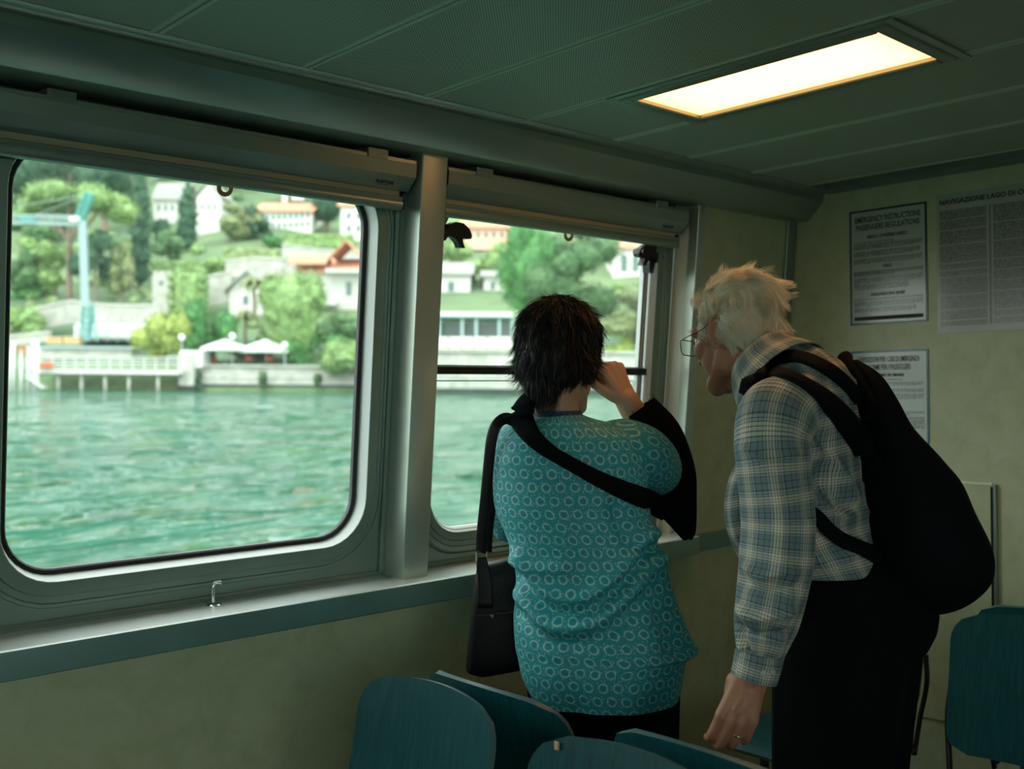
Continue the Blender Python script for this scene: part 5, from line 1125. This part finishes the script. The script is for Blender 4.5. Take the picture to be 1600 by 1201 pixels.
# blouse: body panel and two sleeves
RW = [(646, 840, 906, 2.355, 0.055), (654, 815, 926, 2.355, 0.075), (664, 788, 962, 2.36, 0.095), (680, 769, 990, 2.36, 0.115), (705, 763, 1004, 2.36, 0.125), (740, 765, 1010, 2.36, 0.13), (790, 771, 1014, 2.36, 0.13), (830, 787, 1024, 2.36, 0.128), (870, 801, 1034, 2.36, 0.128), (920, 805, 1047, 2.36, 0.135), (960, 801, 1061, 2.36, 0.145), (998, 803, 1078, 2.36, 0.15), (1013, 805, 1089, 2.36, 0.15), (1024, 808, 1072, 2.36, 0.15), (1050, 814, 1066, 2.36, 0.15), (1070, 823, 1062, 2.36, 0.148), (1086, 832, 1058, 2.36, 0.146)]
G, uv = loft([(at((a+b)/2, y, d), FH*h, RH*(b-a)/2*d/FPX) for y, a, b, d, h in RW], 150, 12, 2.15)
wf_ = [([(812, 872), (850, 922), (905, 936), (960, 902), (1018, 832)], 0.013, 11), ([(812, 898), (852, 950), (910, 958), (965, 920), (1020, 856)], -0.011, 10), ([(808, 925), (858, 978), (925, 975), (985, 925), (1030, 868)], 0.014, 12), ([(812, 955), (870, 1005), (940, 992), (1000, 935)], -0.009, 12), ([(1034, 880), (1058, 950), (1080, 1004)], 0.008, 10), ([(1010, 890), (1030, 960), (1050, 1020)], -0.008, 14), ([(980, 800), (1000, 830), (1022, 838)], 0.004, 8), ([(960, 790), (985, 850), (1015, 862)], -0.008, 10), ([(800, 860), (830, 885), (880, 890)], 0.007, 9), ([(905, 800), (915, 860), (900, 905)], -0.006, 16), ([(960, 1010), (985, 1060), (990, 1100)], 0.007, 16), ([(890, 1000), (900, 1060), (905, 1105)], -0.006, 18), ([(800, 720), (850, 740), (900, 735)], 0.004, 14)]
G = fold(G, wf_); G = wrinkle(G, uv, 0.0035, 9, 6, 1); GB = G
v, f, u2 = thicken(G, uv); bl = mesh('blouse', v, f, M['blouse'], wroot, smooth=True, uv=u2); blv, blf = v, f
def sleeve(pts, rad, k=8, n=64, e=2.0, ratio=None):
    """cloth tube along points; rows of rad are half widths"""
    P = spline(np.array(pts), k); r = np.interp(np.linspace(0, len(pts)-1, len(P)), np.arange(len(pts)), rad); A, B, T = frames(P); rr = np.ones(len(P)) if ratio is None else np.interp(np.linspace(0, len(pts)-1, len(P)), np.arange(len(pts)), ratio)
    return loft([(P[i], A[i]*r[i], B[i]*r[i]*rr[i]) for i in range(len(P))], n, 2, e)
G, uv = sleeve([at(940, 712, 2.365), at(972, 708, 2.37), at(1000, 714, 2.40), at(1020, 728, 2.45), at(1032, 742, 2.49)], (0.072, 0.080, 0.077, 0.070, 0.062)); G = wrinkle(G, uv, 0.004, 14, 12, 4)
v, f, u2 = thicken(G, uv); mesh('sleeve', v, f, M['blouse'], bl, smooth=True, uv=u2); slv, slf = v, f
G, uv = sleeve([at(860, 715, 2.365), at(822, 718, 2.37), at(806, 748, 2.43), at(798, 788, 2.51), at(798, 815, 2.58)], (0.07, 0.070, 0.064, 0.060, 0.056)); G = wrinkle(G, uv, 0.004, 14, 12, 5)
v, f, u2 = thicken(G, uv); mesh('sleeve', v, f, M['blouse'], bl, smooth=True, uv=u2)
M['navy'] = plain('navy_print_trim', (0.012, 0.05, 0.13), 0.6, var=0.9, scale=160)
G, uv = loft([(at(873, y, 2.355), FH*h, RH*w*2.355/FPX) for y, w, h in ((641, 34.5, 0.056), (645, 36, 0.058), (651, 41, 0.064), (657, 48, 0.072))], 60, 4, 2.1); v, f, u2 = thicken(G, uv, 0.003); mesh('neck_trim', v, f, M['navy'], bl, smooth=True, uv=u2)
# black wrap slung across the back and hung over the raised forearm
DR = [((976, 652), (1024, 620), 2.50, 0.040), ((984, 682), (1056, 655), 2.50, 0.055), ((994, 716), (1075, 696), 2.50, 0.064), ((1000, 752), (1087, 738), 2.50, 0.064), ((1003, 782), (1089, 782), 2.49, 0.052), ((1032, 806), (1090, 812), 2.48, 0.036), ((1054, 829), (1089, 833), 2.47, 0.020), ((1066, 842), (1083, 844), 2.47, 0.006)]
rg_ = [(at((a[0]+b[0])/2, (a[1]+b[1])/2, d), (at(*b, d)-at(*a, d))/2, FH*h) for a, b, d, h in DR]; G, uv = loft(rg_, 48, 8, 2.3); G = wrinkle(G, uv, 0.006, 22, 9, 6); a, b = G.shape[:2]
v = G.reshape(-1, 3); f = grid_faces(a, b).tolist()+[[(a-1)*b+j for j in range(b-1)]]; sh = mesh('shawl', v, f, M['black_cloth'], wroot, smooth=True, label='black wrap over the forearm'); shv, shf = v, f
mbx = MB(); rgf = np.random.default_rng(5)
for k in range(26):                       # frayed edge
    j = rgf.integers(0, b-1); i = rgf.integers(0, a-1) if k > 12 else 0; p = G[i, j]; mbx.tube([p, p+rgf.normal(0, 0.006, 3)+np.array([0, 0, 0.002])], [0.0012, 0.0004], 4)
mbx.build('frayed_edge', M['black_cloth'], sh, kind='stuff')
tb = bvh((blv, blf), (slv, slf), (shv, shf))
spx = spline(np.array([(842, 612), (826, 622), (815, 640), (817, 662), (836, 688), (868, 712), (905, 733), (945, 753), (985, 771), (1020, 786), (1048, 798)], float), 5)
P, N = drop(tb, spx, 0.011, 2.30); P[:12] = P[:12]*0+np.array([at(x, y, d) for (x, y), d in zip(spx[:12], np.linspace(2.37, 2.285, 12))]); P = smooth_rows(P, 6); N = smooth_rows(N, 10); P[-8:] += FH*np.linspace(0, 0.05, 8)[:, None]; N[:12] = nrm(-_F*0.8-_R*0.4)
wv_ = np.interp(np.linspace(0, 10, len(P)), np.arange(11), (0.016, 0.022, 0.027, 0.027, 0.020, 0.0155, 0.0155, 0.018, 0.022, 0.027, 0.030))
v, f = ribbon(P, N, wv_, 0.008); mesh('sash', v, f, M['black_cloth'], sh, smooth=True)
# hair: a soft dark mass with loose strands
mb = MB()
for q, r in (((0, -0.012, 0.048), (0.094, 0.110, 0.100)), ((0, -0.055, -0.005), (0.082, 0.066, 0.078)), ((-0.012, -0.058, -0.058), (0.050, 0.044, 0.050)), ((0.058, -0.025, 0.0), (0.033, 0.05, 0.05)), ((-0.058, -0.02, 0.0), (0.036, 0.055, 0.055)), ((0.0, 0.05, 0.085), (0.07, 0.05, 0.045))): mb.add(*ellipsoid(hc+np.array(q)@HW, HW, r))
v, f = fuse(mb, 0.005, 6); v = v+0; hcen = hc+np.array([0, -0.02, 0.02])@HW; nn = v-hcen; nn /= np.linalg.norm(nn, axis=1)[:, None]; loc = (v-hc)@HW.T
v = v+nn*(vnoise(np.c_[loc[:, 0]*70, loc[:, 1]*70, loc[:, 2]*14], 3)*0.004)[:, None]; hr = mesh('hair', v, f, M['hair_dark'], wroot, smooth=True); hv, hf = v, f
rg2 = np.random.default_rng(11); p, n = sample(hv, hf, 9000, rg2); n = n*np.sign(((p-hcen)*n).sum(1))[:, None]; loc = (p-hc)@HW.T; keep = loc[:, 1] < 0.09; p, n, loc = p[keep], n[keep], loc[keep]
crown = np.array([0.01, -0.045, 0.15]); fl_ = loc-crown; fl_[:, 2] -= 0.02; fl_ = fl_@HW; fl_ -= n*(fl_*n).sum(1)[:, None]; fl_ /= np.linalg.norm(fl_, axis=1)[:, None]+1e-9
ln = np.where(loc[:, 2] < -0.03, 0.035, 0.05)*rg2.uniform(0.6, 1.15, len(p)); V1, F1 = strands(p, n, fl_, ln, 0.10, 0.5, 6, 0.00065, 0.16, rg2, clump=420, cs=0.6)
sel = (np.abs(loc[:, 0]) > 0.075) & (loc[:, 2] < 0.02) & (loc[:, 2] > -0.05); idx = np.where(sel)[0][:420]
V2, F2 = strands(p[idx], n[idx], fl_[idx], 0.045*rg2.uniform(0.6, 1.2, len(idx)), 0.25, 0.25, 6, 0.0008, 0.12, rg2, 0.9)      # ends that flick outwards over the ears
sel = (loc[:, 2] < -0.075) & (loc[:, 1] < -0.01); idx = np.where(sel)[0][:700]; V3, F3 = strands(p[idx], n[idx], fl_[idx]*0.4+np.array([0, 0, -0.8]), 0.045*rg2.uniform(0.5, 1.2, len(idx)), 0.0, 0.25, 6, 0.0007, 0.1, rg2)
mbx = MB(); mbx.add(V1, F1).add(V2, F2).add(V3, F3).build('strands', M['hair_dark'], hr, kind='stuff')
# shoulder bag
bag = thing('shoulder_bag', 'black shoulder bag hanging from the woman\'s left shoulder below the sill', 'bag', at(780, 1050, 2.44))
bx_ = [((746, 884), (828, 868), 2.44, 0.03), ((742, 905), (832, 890), 2.44, 0.045), ((736, 960), (836, 945), 2.44, 0.05), ((729, 1030), (838, 1015), 2.44, 0.05), ((731, 1046), (838, 1030), 2.44, 0.045), ((750, 1054), (836, 1038), 2.44, 0.03)]
G, uv = loft([(at((a[0]+b[0])/2, (a[1]+b[1])/2, d), (at(*b, d)-at(*a, d))/2, FH*h) for a, b, d, h in bx_], 40, 5, 5.0); a, b = G.shape[:2]
mesh('bag_body', G.reshape(-1, 3), grid_faces(a, b).tolist()+[list(range(b-1))[::-1], [(a-1)*b+j for j in range(b-1)]], M['black_leather'], bag, smooth=True)
v, f = ribbon(*(lambda q: (q, np.tile(-FH, (len(q), 1))))(spline([at(746, 962, 2.382), at(790, 957, 2.380), at(832, 952, 2.382)], 5)), 0.003, 0.002); mesh('zip', v, f, M['black_steel'], bag)
v, f = lathe([(0.0045, -0.001), (0.0045, 0.002), (0.002, 0.003)], at(768, 962, 2.374), -FH, 10); mesh('zip_pull', v, f, M['chrome'], bag)
sx_ = spline(np.array([(806, 660), (790, 653), (775, 664), (767, 690), (762, 740), (757, 790), (752, 835), (751, 862)], float), 6); P, N = drop(tb, sx_, 0.004, 2.27)
dd_ = np.interp(np.linspace(0, 7, len(P)), (0, 1, 2, 3, 4, 5, 6, 7), (2.31, 2.30, 2.29, 2.29, 2.31, 2.34, 2.37, 2.39)); P = np.array([at(x, y, min(d, ((q-CAM)@_F)-0.002) if y < 700 else d) for (x, y), d, q in zip(sx_, dd_, P)]); P = smooth_rows(P, 4); NB = np.tile(nrm(-FH-RH*0.5), (len(P), 1)); v, f = ribbon(P, NB, 0.0135, 0.002); mesh('strap', v, f, M['black_leather'], bag, smooth=True)
P2 = P[22:]+FH*0.012+RH*0.016; v, f = ribbon(P2, NB[22:], 0.011, 0.002); mesh('strap_return', v, f, M['black_leather'], bag, smooth=True)
bc = at(752, 868, 2.39); mbx = MB()
for o1, o2 in (((-0.012, 0.008), (0.012, 0.010)), ((0.012, 0.010), (0.013, -0.010)), ((0.013, -0.010), (-0.011, -0.012)), ((-0.011, -0.012), (-0.012, 0.008))): mbx.tube([bc+RH*o1[0]+np.array([0, 0, o1[1]]), bc+RH*o2[0]+np.array([0, 0, o2[1]])], [0.0018, 0.0018], 6)
mbx.build('buckle', M['chrome'], bag); v, f = ribbon(spline([at(753, 870, 2.389), at(754, 885, 2.388), at(758, 915, 2.384), at(758, 950, 2.381)], 4), np.tile(-FH, (13, 1)), np.interp(np.linspace(0, 1, 13), (0, 0.3, 1), (0.010, 0.014, 0.019)), 0.002); mesh('strap_tab', v, f, M['black_leather'], bag, smooth=True)
# ------------------------------------------------------------------ the man
AM = ground_axes(60); pm = at(1335, 965, 2.17); mroot = thing('person', 'white-haired person with glasses in a plaid shirt stooping towards the window', 'person', (pm[0], pm[1], 0))
rM, gM, uM = AM; lM = -rM
HM = tilt_axes(ground_axes(35), 12, -3); hm = at(1150, 524, 2.34)
mb = MB(); Lm = head_shapes(mb, hm, HM, True)
nbm = at(1212, 583, 2.25); mb.add(*capsule([hm+np.array([0, -0.03, -0.02])@HM, hm+np.array([0, -0.045, -0.065])@HM, nbm, at(1245, 630, 2.19)], (0.058, 0.057, 0.056, 0.050)))
mb.add(*capsule([hm+np.array([0, 0.03, -0.10])@HM, hm+np.array([0, -0.02, -0.11])@HM, nbm+gM*0.02], (0.02, 0.035, 0.045)))
for p, r in (((1258, 680, 2.16), (0.135, 0.078, 0.085)), ((1245, 740, 2.16), (0.14, 0.10, 0.13)), ((1262, 840, 2.17), (0.135, 0.10, 0.13)), ((1310, 930, 2.18), (0.14, 0.11, 0.12))): mb.add(*ellipsoid(at(*p), AM, r))
mS, mE, mW = at(1206, 665, 2.01), at(1216, 850, 1.985), at(1172, 1052, 1.965)
mb.add(*capsule(spline([at(1240, 640, 2.12), mS, (mS+mE)/2, mE], 4), np.interp(np.linspace(0, 1, 13), (0, 0.35, 1), (0.050, 0.046, 0.041)))); mb.add(*capsule(spline([mE, (mE+mW)/2, mW], 5), np.linspace(0.044, 0.029, 11)))
hdir = at(1155, 1108, 1.955)-mW
lh = hand_shapes(mb, mW, hdir, -FH*0.97-RH*0.12, -RH, [(30, 34, 18), (30, 36, 20), (28, 38, 20), (24, 36, 20)], 1, 1.0, [(0.028, -0.002, -0.020), (0.028, -0.008, -0.016), (0.022, -0.008, -0.008)], 1.0)
for pts in (((0.0, 0.02), (0.006, 0.05), (-0.004, 0.075)), ((0.008, 0.018), (0.016, 0.05)), ((-0.012, 0.02), (-0.006, 0.045), (-0.014, 0.07))):    # raised veins
    q = [mW+nrm(hdir)*b+nrm(np.cross(nrm(hdir), FH))*a-FH*0.0155 for a, b in pts]; mb.add(*capsule(spline(q, 4) if len(q) > 2 else q, 0.0022, 6))
rS, rE, rW = at(1335, 650, 2.33), at(1330, 850, 2.42), at(1300, 1010, 2.34)
mb.add(*capsule(spline([at(1270, 640, 2.2), rS, (rS+rE)/2, rE], 4), np.interp(np.linspace(0, 1, 13), (0, 0.35, 1), (0.055, 0.055, 0.043)))); mb.add(*capsule(spline([rE, (rE+rW)/2, rW], 5), np.linspace(0.044, 0.029, 11)))
hand_shapes(mb, rW, np.array([0, 0, -1.0])+gM*0.2, rM, gM, [(20, 30, 20)]*4, 3)
mfeet = []
for s in (-1, 1):
    hip = pm+rM*s*0.095; hip[2] = 0.90; kn = pm+rM*s*0.10+gM*0.03; kn[2] = 0.48; an = pm+rM*s*0.105-gM*0.03+gM*s*0.04; an[2] = 0.08; mfeet.append((hip, kn, an)); toe = an+gM*0.17; toe[2] = 0.03
    mb.add(*capsule(spline([hip, kn, an], 5), np.interp(np.linspace(0, 1, 11), (0, 0.5, 0.7, 1), (0.085, 0.058, 0.055, 0.038)))); mb.add(*capsule([an-np.array([0, 0, 0.035]), toe], (0.034, 0.028)))
v, f = fuse(mb, 0.0030, 6); mesh('body', v, f, M['skin_m'], mroot, smooth=True); eyes(hm, HM, mroot)
mb = MB(); mb.add(*ellipsoid(pm+np.array([0, 0, 0.02]), AM, (0.180, 0.168, 0.15))); mb.add(*ellipsoid(at(1300, 925, 2.18), AM, (0.178, 0.142, 0.085)))
G_, _u = loft([(at(x, y, 2.18), gM*g_, lM*l_) for x, y, g_, l_ in ((1283, 884, 0.150, 0.182), (1290, 900, 0.154, 0.184), (1302, 925, 0.158, 0.186), (1318, 955, 0.160, 0.186), (1330, 985, 0.160, 0.182))], 48, 3, 2.2); a_, b_ = G_.shape[:2]; mb.add(G_[:, :-1].reshape(-1, 3), [[i*(b_-1)+j, i*(b_-1)+(j+1) % (b_-1), (i+1)*(b_-1)+(j+1) % (b_-1), (i+1)*(b_-1)+j] for i in range(a_-1) for j in range(b_-1)]+[list(range(b_-1))[::-1], [(a_-1)*(b_-1)+j for j in range(b_-1)]])
for hip, kn, an in mfeet: mb.add(*capsule(spline([hip+gM*0.012, kn, an+np.array([0, 0, 0.02])], 5), np.interp(np.linspace(0, 1, 11), (0, 0.5, 1), (0.135, 0.105, 0.09))))
v, f = fuse(mb, 0.009, 4); mesh('trousers', v, f, M['black_cloth'], mroot, smooth=True); trv, trf = v, f
for hip, kn, an in mfeet: shoe(an, an, AM, mroot)
# shirt
def lean(a): a = math.radians(a); return gM*math.cos(a)-uM*math.sin(a)
RM = [(1318, 925, 2.18, 0.125, 0.165, 2), (1296, 900, 2.18, 0.130, 0.168, 6), (1262, 850, 2.175, 0.140, 0.172, 14), (1243, 790, 2.165, 0.143, 0.178, 14), (1243, 730, 2.16, 0.137, 0.188, 16), (1252, 680, 2.16, 0.124, 0.195, 22), (1262, 642, 2.18, 0.108, 0.190, 28), (1264, 612, 2.20, 0.090, 0.160, 34), (1250, 588, 2.22, 0.076, 0.112, 36), (1230, 571, 2.24, 0.068, 0.078, 38), (1219, 562, 2.25, 0.064, 0.070, 40)]
G, uv = loft([(at(x, y, d), lean(a)*h, lM*w) for x, y, d, h, w, a in RM], 128, 10, 2.2); uv = uv*[1, -1]
mf_ = [([(1275, 700), (1310, 730), (1335, 780)], 0.010, 9), ([(1280, 740), (1305, 780), (1340, 800)], -0.009, 9), ([(1278, 780), (1310, 805), (1350, 800)], 0.010, 8), ([(1275, 830), (1310, 850), (1345, 830)], -0.008, 9), ([(1265, 870), (1300, 880), (1340, 862)], 0.008, 7), ([(1150, 700), (1140, 760), (1150, 840)], 0.008, 8), ([(1158, 720), (1152, 800), (1165, 860)], -0.009, 8), ([(1230, 560), (1280, 575), (1330, 600)], 0.007, 8), ([(1270, 660), (1290, 700), (1290, 760)], -0.010, 9)]
G = fold(G, mf_); G = wrinkle(G, uv, 0.005, 9, 8, 8); v, f, u2 = thicken(G, uv); st_ = mesh('shirt', v, f, M['plaid'], mroot, smooth=True, uv=u2); svv, svf = v, f
SL = [(1245, 645, 2.09, 0.075), (1216, 650, 2.03, 0.080), (1206, 685, 2.0, 0.074), (1210, 740, 1.99, 0.073), (1217, 805, 1.985, 0.073), (1214, 865, 1.98, 0.072), (1205, 925, 1.975, 0.066), (1195, 975, 1.97, 0.058), (1192, 1000, 1.968, 0.049), (1190, 1016, 1.967, 0.043), (1186, 1030, 1.966, 0.0435), (1178, 1058, 1.965, 0.0405)]
G, uv = sleeve([at(x, y, d) for x, y, d, r in SL], [r for *_, r in SL], 12, 96); 
sf_ = [([(1160, 700), (1200, 720), (1250, 705)], 0.006, 8), ([(1155, 880), (1190, 900), (1240, 890)], 0.008, 8), ([(1155, 905), (1195, 925), (1245, 915)], -0.007, 8), ([(1155, 950), (1180, 965), (1235, 955)], 0.009, 8), ([(1150, 975), (1180, 990), (1230, 985)], -0.008, 6), ([(1152, 968), (1160, 990), (1168, 1012)], -0.006, 6), ([(1148, 985), (1156, 1004), (1160, 1012)], 0.010, 6), ([(1215, 760), (1225, 820), (1222, 880)], 0.006, 14), ([(1255, 680), (1262, 740), (1265, 800)], -0.006, 10), ([(1238, 900), (1228, 960), (1215, 1015)], 0.006, 8)]
G = fold(G, sf_); G = wrinkle(G, uv, 0.0045, 12, 10, 9); v, f, u2 = thicken(G, uv); sl1 = mesh('sleeve', v, f, M['plaid'], st_, smooth=True, uv=u2); s1v, s1f = v, f
G, uv = sleeve([at(1187, 1018, 1.9665), at(1185, 1030, 1.966), at(1181, 1047, 1.9655), at(1178, 1060, 1.965)], (0.0455, 0.046, 0.0445, 0.0435), 8, 64); v, f, u2 = thicken(G, uv, 0.003); cu = mesh('cuff', v, f, M['plaid'], st_, smooth=True, uv=u2+[0.03, 0.05]); cv_, cf_ = v, f
tc_ = bvh((cv_, cf_))
for x, y in ((1192, 1051), (1207, 1050)):
    P, N = drop(tc_, [(x, y)], 0.0005, 1.93); v, f = lathe([(0.0055, 0), (0.0055, 0.0012), (0.004, 0.002)], P[0], N[0], 12); mesh('button', v, f, M['paper'], cu)
G, uv = sleeve([at(1290, 640, 2.24), at(1335, 645, 2.31), at(1345, 690, 2.36), at(1342, 760, 2.40), at(1334, 850, 2.42), at(1318, 940, 2.38), at(1302, 1005, 2.345)], (0.07, 0.075, 0.072, 0.07, 0.066, 0.055, 0.042)); G = wrinkle(G, uv, 0.004, 12, 10, 10); v, f, u2 = thicken(G, uv); mesh('sleeve', v, f, M['plaid'], st_, smooth=True, uv=u2); s2v, s2f = v, f
cn_ = nrm(nbm-hm); ca = nrm(gM-cn_*(gM@cn_)); cb = np.cross(cn_, ca); cc = nbm+gM*0.010
G, uv = loft([(cc-cn_*0.046-ca*0.006, ca*0.078, cb*0.074), (cc-cn_*0.040-ca*0.008, ca*0.083, cb*0.079), (cc-cn_*0.016, ca*0.092, cb*0.089), (cc+cn_*0.014, ca*0.104, cb*0.106), (cc+cn_*0.030, ca*0.110, cb*0.116), (cc+cn_*0.046, ca*0.114, cb*0.124)], 72, 6); v, f, u2 = thicken(G, uv, 0.003); mesh('collar', v, f, M['plaid'], st_, smooth=True, uv=u2[:, ::-1]+[0.02, 0.05])
# wedding ring on the fourth finger
pts = lh[2]; rp_ = pts[0]*0.42+pts[1]*0.58; rd_ = nrm(pts[1]-pts[0]); v, f = lathe([(0.0096, -0.0022), (0.0111, -0.0018), (0.0114, 0), (0.0111, 0.0018), (0.0096, 0.0022)], rp_, rd_, 24); mesh('wedding_ring', v, f[:-2], M['gold'], smooth=True, label='thin gold ring on the stooping person\'s lowered hand', cat='ring')
# glasses
gl = thing('eyeglasses', 'thin dark metal-framed glasses on the white-haired person', 'glasses', hm); G3 = lambda x, y, z: hm+np.array([x, y, z])@HM
M['spec'] = plain('gunmetal_wire', (0.05, 0.05, 0.05), 0.3, 0.8)
for s in (-1, 1):
    q = rrect(s*0.036-0.026, s*0.036+0.026, -0.020, 0.016, 0.010, 6); lp = [G3(a, 0.122-abs(a)*0.10, b) for a, b in q]; lp.append(lp[0]); v, f, _ = tube_vf(lp, 0.0011, 6); mesh('rim', v, f, M['spec'], gl, smooth=True)
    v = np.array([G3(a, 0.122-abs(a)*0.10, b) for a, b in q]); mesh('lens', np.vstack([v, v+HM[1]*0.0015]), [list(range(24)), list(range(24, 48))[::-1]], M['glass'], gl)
    tp_ = spline([G3(s*0.062, 0.116, 0.008), G3(s*0.074, 0.095, 0.010), G3(s*0.080, 0.03, 0.014), G3(s*0.081, -0.006, 0.020), G3(s*0.080, -0.022, 0.004)], 5); v, f, _ = tube_vf(tp_, 0.0011, 6); mesh('temple', v, f, M['spec'], gl, smooth=True)
v, f, _ = tube_vf(spline([G3(-0.010, 0.120, 0.002), G3(0, 0.123, 0.006), G3(0.010, 0.120, 0.002)], 4), 0.0011, 6); mesh('bridge', v, f, M['spec'], gl, smooth=True)
# hair: fluffy white, thin over the crown
mb = MB()
for q, r in (((0, -0.016, 0.050), (0.078, 0.098, 0.086)), ((0, -0.062, 0.0), (0.074, 0.052, 0.065)), ((0, -0.02, 0.085), (0.066, 0.086, 0.055)), ((0.05, -0.035, 0.01), (0.032, 0.055, 0.045)), ((-0.05, -0.035, 0.01), (0.032, 0.055, 0.045))): mb.add(*ellipsoid(hm+np.array(q)@HM, HM, r))
v, f = fuse(mb, 0.005, 5); loc = (v-hm)@HM.T; fr_ = loc[:, 1] > np.where(loc[:, 2] > 0.055, 0.062, 0.012)
fk = [q for q in f if not fr_[q].any()]; hr2 = mesh('hair', v, fk, M['hair_white'], mroot, smooth=True)
rg3 = np.random.default_rng(21); p, n = sample(v, fk, 9000, rg3); hcen = hm+np.array([0, -0.02, 0.03])@HM; n = n*np.sign(((p-hcen)*n).sum(1))[:, None]; loc = (p-hm)@HM.T
top = np.clip((loc[:, 2]-0.05)/0.05, 0, 1)[:, None]; side = np.sign(loc[:, 0])[:, None]
wave = vnoise(loc*28, 2)[:, None]; wave2 = vnoise(loc*28+9, 4)[:, None]
fl_ = (1-top)*np.array([0, -0.55, -0.8]) + top*np.array([0, -0.85, 0.15]) + side*np.array([0.5, 0, 0])*top + np.c_[wave*0.8, wave2*0.55, wave*0.35]
fl_ = fl_@HM; fl_ -= n*(fl_*n).sum(1)[:, None]*0.9; fl_ /= np.linalg.norm(fl_, axis=1)[:, None]+1e-9
ln = (0.042+0.020*top[:, 0])*rg3.uniform(0.5, 1.3, len(p)); V1, F1 = strands(p, n, fl_, ln, 0.05+0.13*top, 0.5, 7, 0.0006, 0.10, rg3, clump=330, cs=0.8)
# wispy fringe, temple and nape
ex = []
for k in range(1400):
    a = rg3.random()
    if a < 0.45: s = rg3.choice((-1, 1)); q = np.array([s*0.072, rg3.uniform(-0.02, 0.045), rg3.uniform(0.0, 0.06)]); d3 = np.array([s*0.1, -0.75, -0.35])
    elif a < 0.7: q = np.array([rg3.uniform(-0.06, 0.06), 0.07, rg3.uniform(0.075, 0.10)]); d3 = np.array([0.2*q[0]/0.06, -0.7, 0.5])
    else: q = np.array([rg3.uniform(-0.055, 0.055), -0.085+abs(rg3.normal(0, 0.01)), rg3.uniform(-0.06, -0.03)]); d3 = np.array([0, -0.2, -1.0])
    ex.append(np.r_[q, d3])
ex = np.array(ex); pe = hm+ex[:, :3]@HM; de = ex[:, 3:]@HM; de /= np.linalg.norm(de, axis=1)[:, None]; ne = pe-hcen; ne /= np.linalg.norm(ne, axis=1)[:, None]
V2, F2 = strands(pe, ne, de, 0.04*rg3.uniform(0.5, 1.2, len(pe)), 0.15, 0.6, 7, 0.0005, 0.15, rg3); MB().add(V1, F1).add(V2, F2).build('strands', M['hair_white'], hr2, kind='stuff')
mbx = MB(); q = np.array([G3(s*rg3.uniform(0.02, 0.056), 0.094-0.012*abs(rg3.normal()), 0.026+rg3.normal(0, 0.003)) for s in rg3.choice((-1, 1), 160)]); V3, F3 = strands(q, np.tile(HM[1], (160, 1)), np.tile(HM[1]*0.6+HM[2]*0.4, (160, 1)), 0.014, 0.3, 0.4, 4, 0.0005, 0.3, rg3); MB().add(V3, F3).build('eyebrows', M['hair_white'], hr2, kind='stuff')
# ------------------------------------------------------------------ the rucksack on his back
bp = thing('rucksack', 'large sagging black rucksack on the plaid-shirted back', 'rucksack', at(1440, 955, 2.12))
BP = [(562, 1322, 1338, 2.19, 0.03), (585, 1322, 1368, 2.19, 0.08), (625, 1326, 1392, 2.185, 0.115), (668, 1328, 1413, 2.18, 0.135), (717, 1330, 1453, 2.17, 0.15), (750, 1334, 1482, 2.16, 0.155), (792, 1342, 1502, 2.15, 0.16), (842, 1346, 1525, 2.14, 0.16), (878, 1350, 1531, 2.14, 0.155), (905, 1356, 1525, 2.14, 0.14), (932, 1370, 1502, 2.14, 0.11), (950, 1395, 1478, 2.14, 0.06), (956, 1420, 1455, 2.14, 0.02)]
G, uv = loft([(at((a+b)/2, y, d), RH*(b-a)/2*d/FPX, FH*h) for y, a, b, d, h in BP], 72, 6, 2.4); G = wrinkle(G, uv, 0.006, 9, 9, 12); a, b = G.shape[:2]; v = G.reshape(-1, 3); f = grid_faces(a, b).tolist()+[list(range(b-1))[::-1], [(a-1)*b+j for j in range(b-1)]]; mesh('pack_body', v, f, M['black_nylon'], bp, smooth=True); bpv, bpf = v, f
tm = bvh((svv, svf), (s1v, s1f), (s2v, s2f), (bpv, bpf))
def strap(name, px, wpx, off=0.008, d0=2.05, th=0.006):
    q = spline(np.array(px, float), 5); P, N = drop(tm, q, off, d0); P = smooth_rows(P, 5); N = smooth_rows(N, 8); P[:4] -= N[:4]*np.array([0.020, 0.014, 0.008, 0.003])[:, None]; v, f = ribbon(P, N, np.interp(np.linspace(0, 1, len(P)), np.linspace(0, 1, len(wpx)), wpx), th); return mesh(name, v, f, M['black_nylon'], bp, smooth=True)
strap('shoulder_strap', [(1162, 608), (1178, 592), (1210, 586), (1245, 596), (1280, 620), (1310, 650), (1340, 690), (1365, 740)], (0.014, 0.019, 0.021, 0.023, 0.028, 0.036, 0.044))
strap('shoulder_strap', [(1186, 580), (1202, 567), (1225, 560), (1255, 562), (1290, 578), (1318, 600), (1345, 635)], (0.012, 0.014, 0.016, 0.016, 0.017, 0.02))
strap('shoulder_strap', [(1312, 552), (1322, 562), (1334, 580), (1350, 610), (1368, 650)], (0.012, 0.016, 0.022, 0.026), d0=2.2)
strap('lower_strap', [(1268, 796), (1290, 822), (1318, 846), (1350, 862), (1380, 870)], (0.013, 0.014, 0.016, 0.02))
for px in ([(1482, 748), (1487, 744), (1484, 756)], [(1503, 792), (1509, 800), (1512, 806)], [(1500, 790), (1502, 800)]):
    q = [at(x, y, 2.15) for x, y in px]; v, f, _ = tube_vf(q, 0.0015, 5); mesh('loose_thread', v, f, M['black_nylon'], bp)
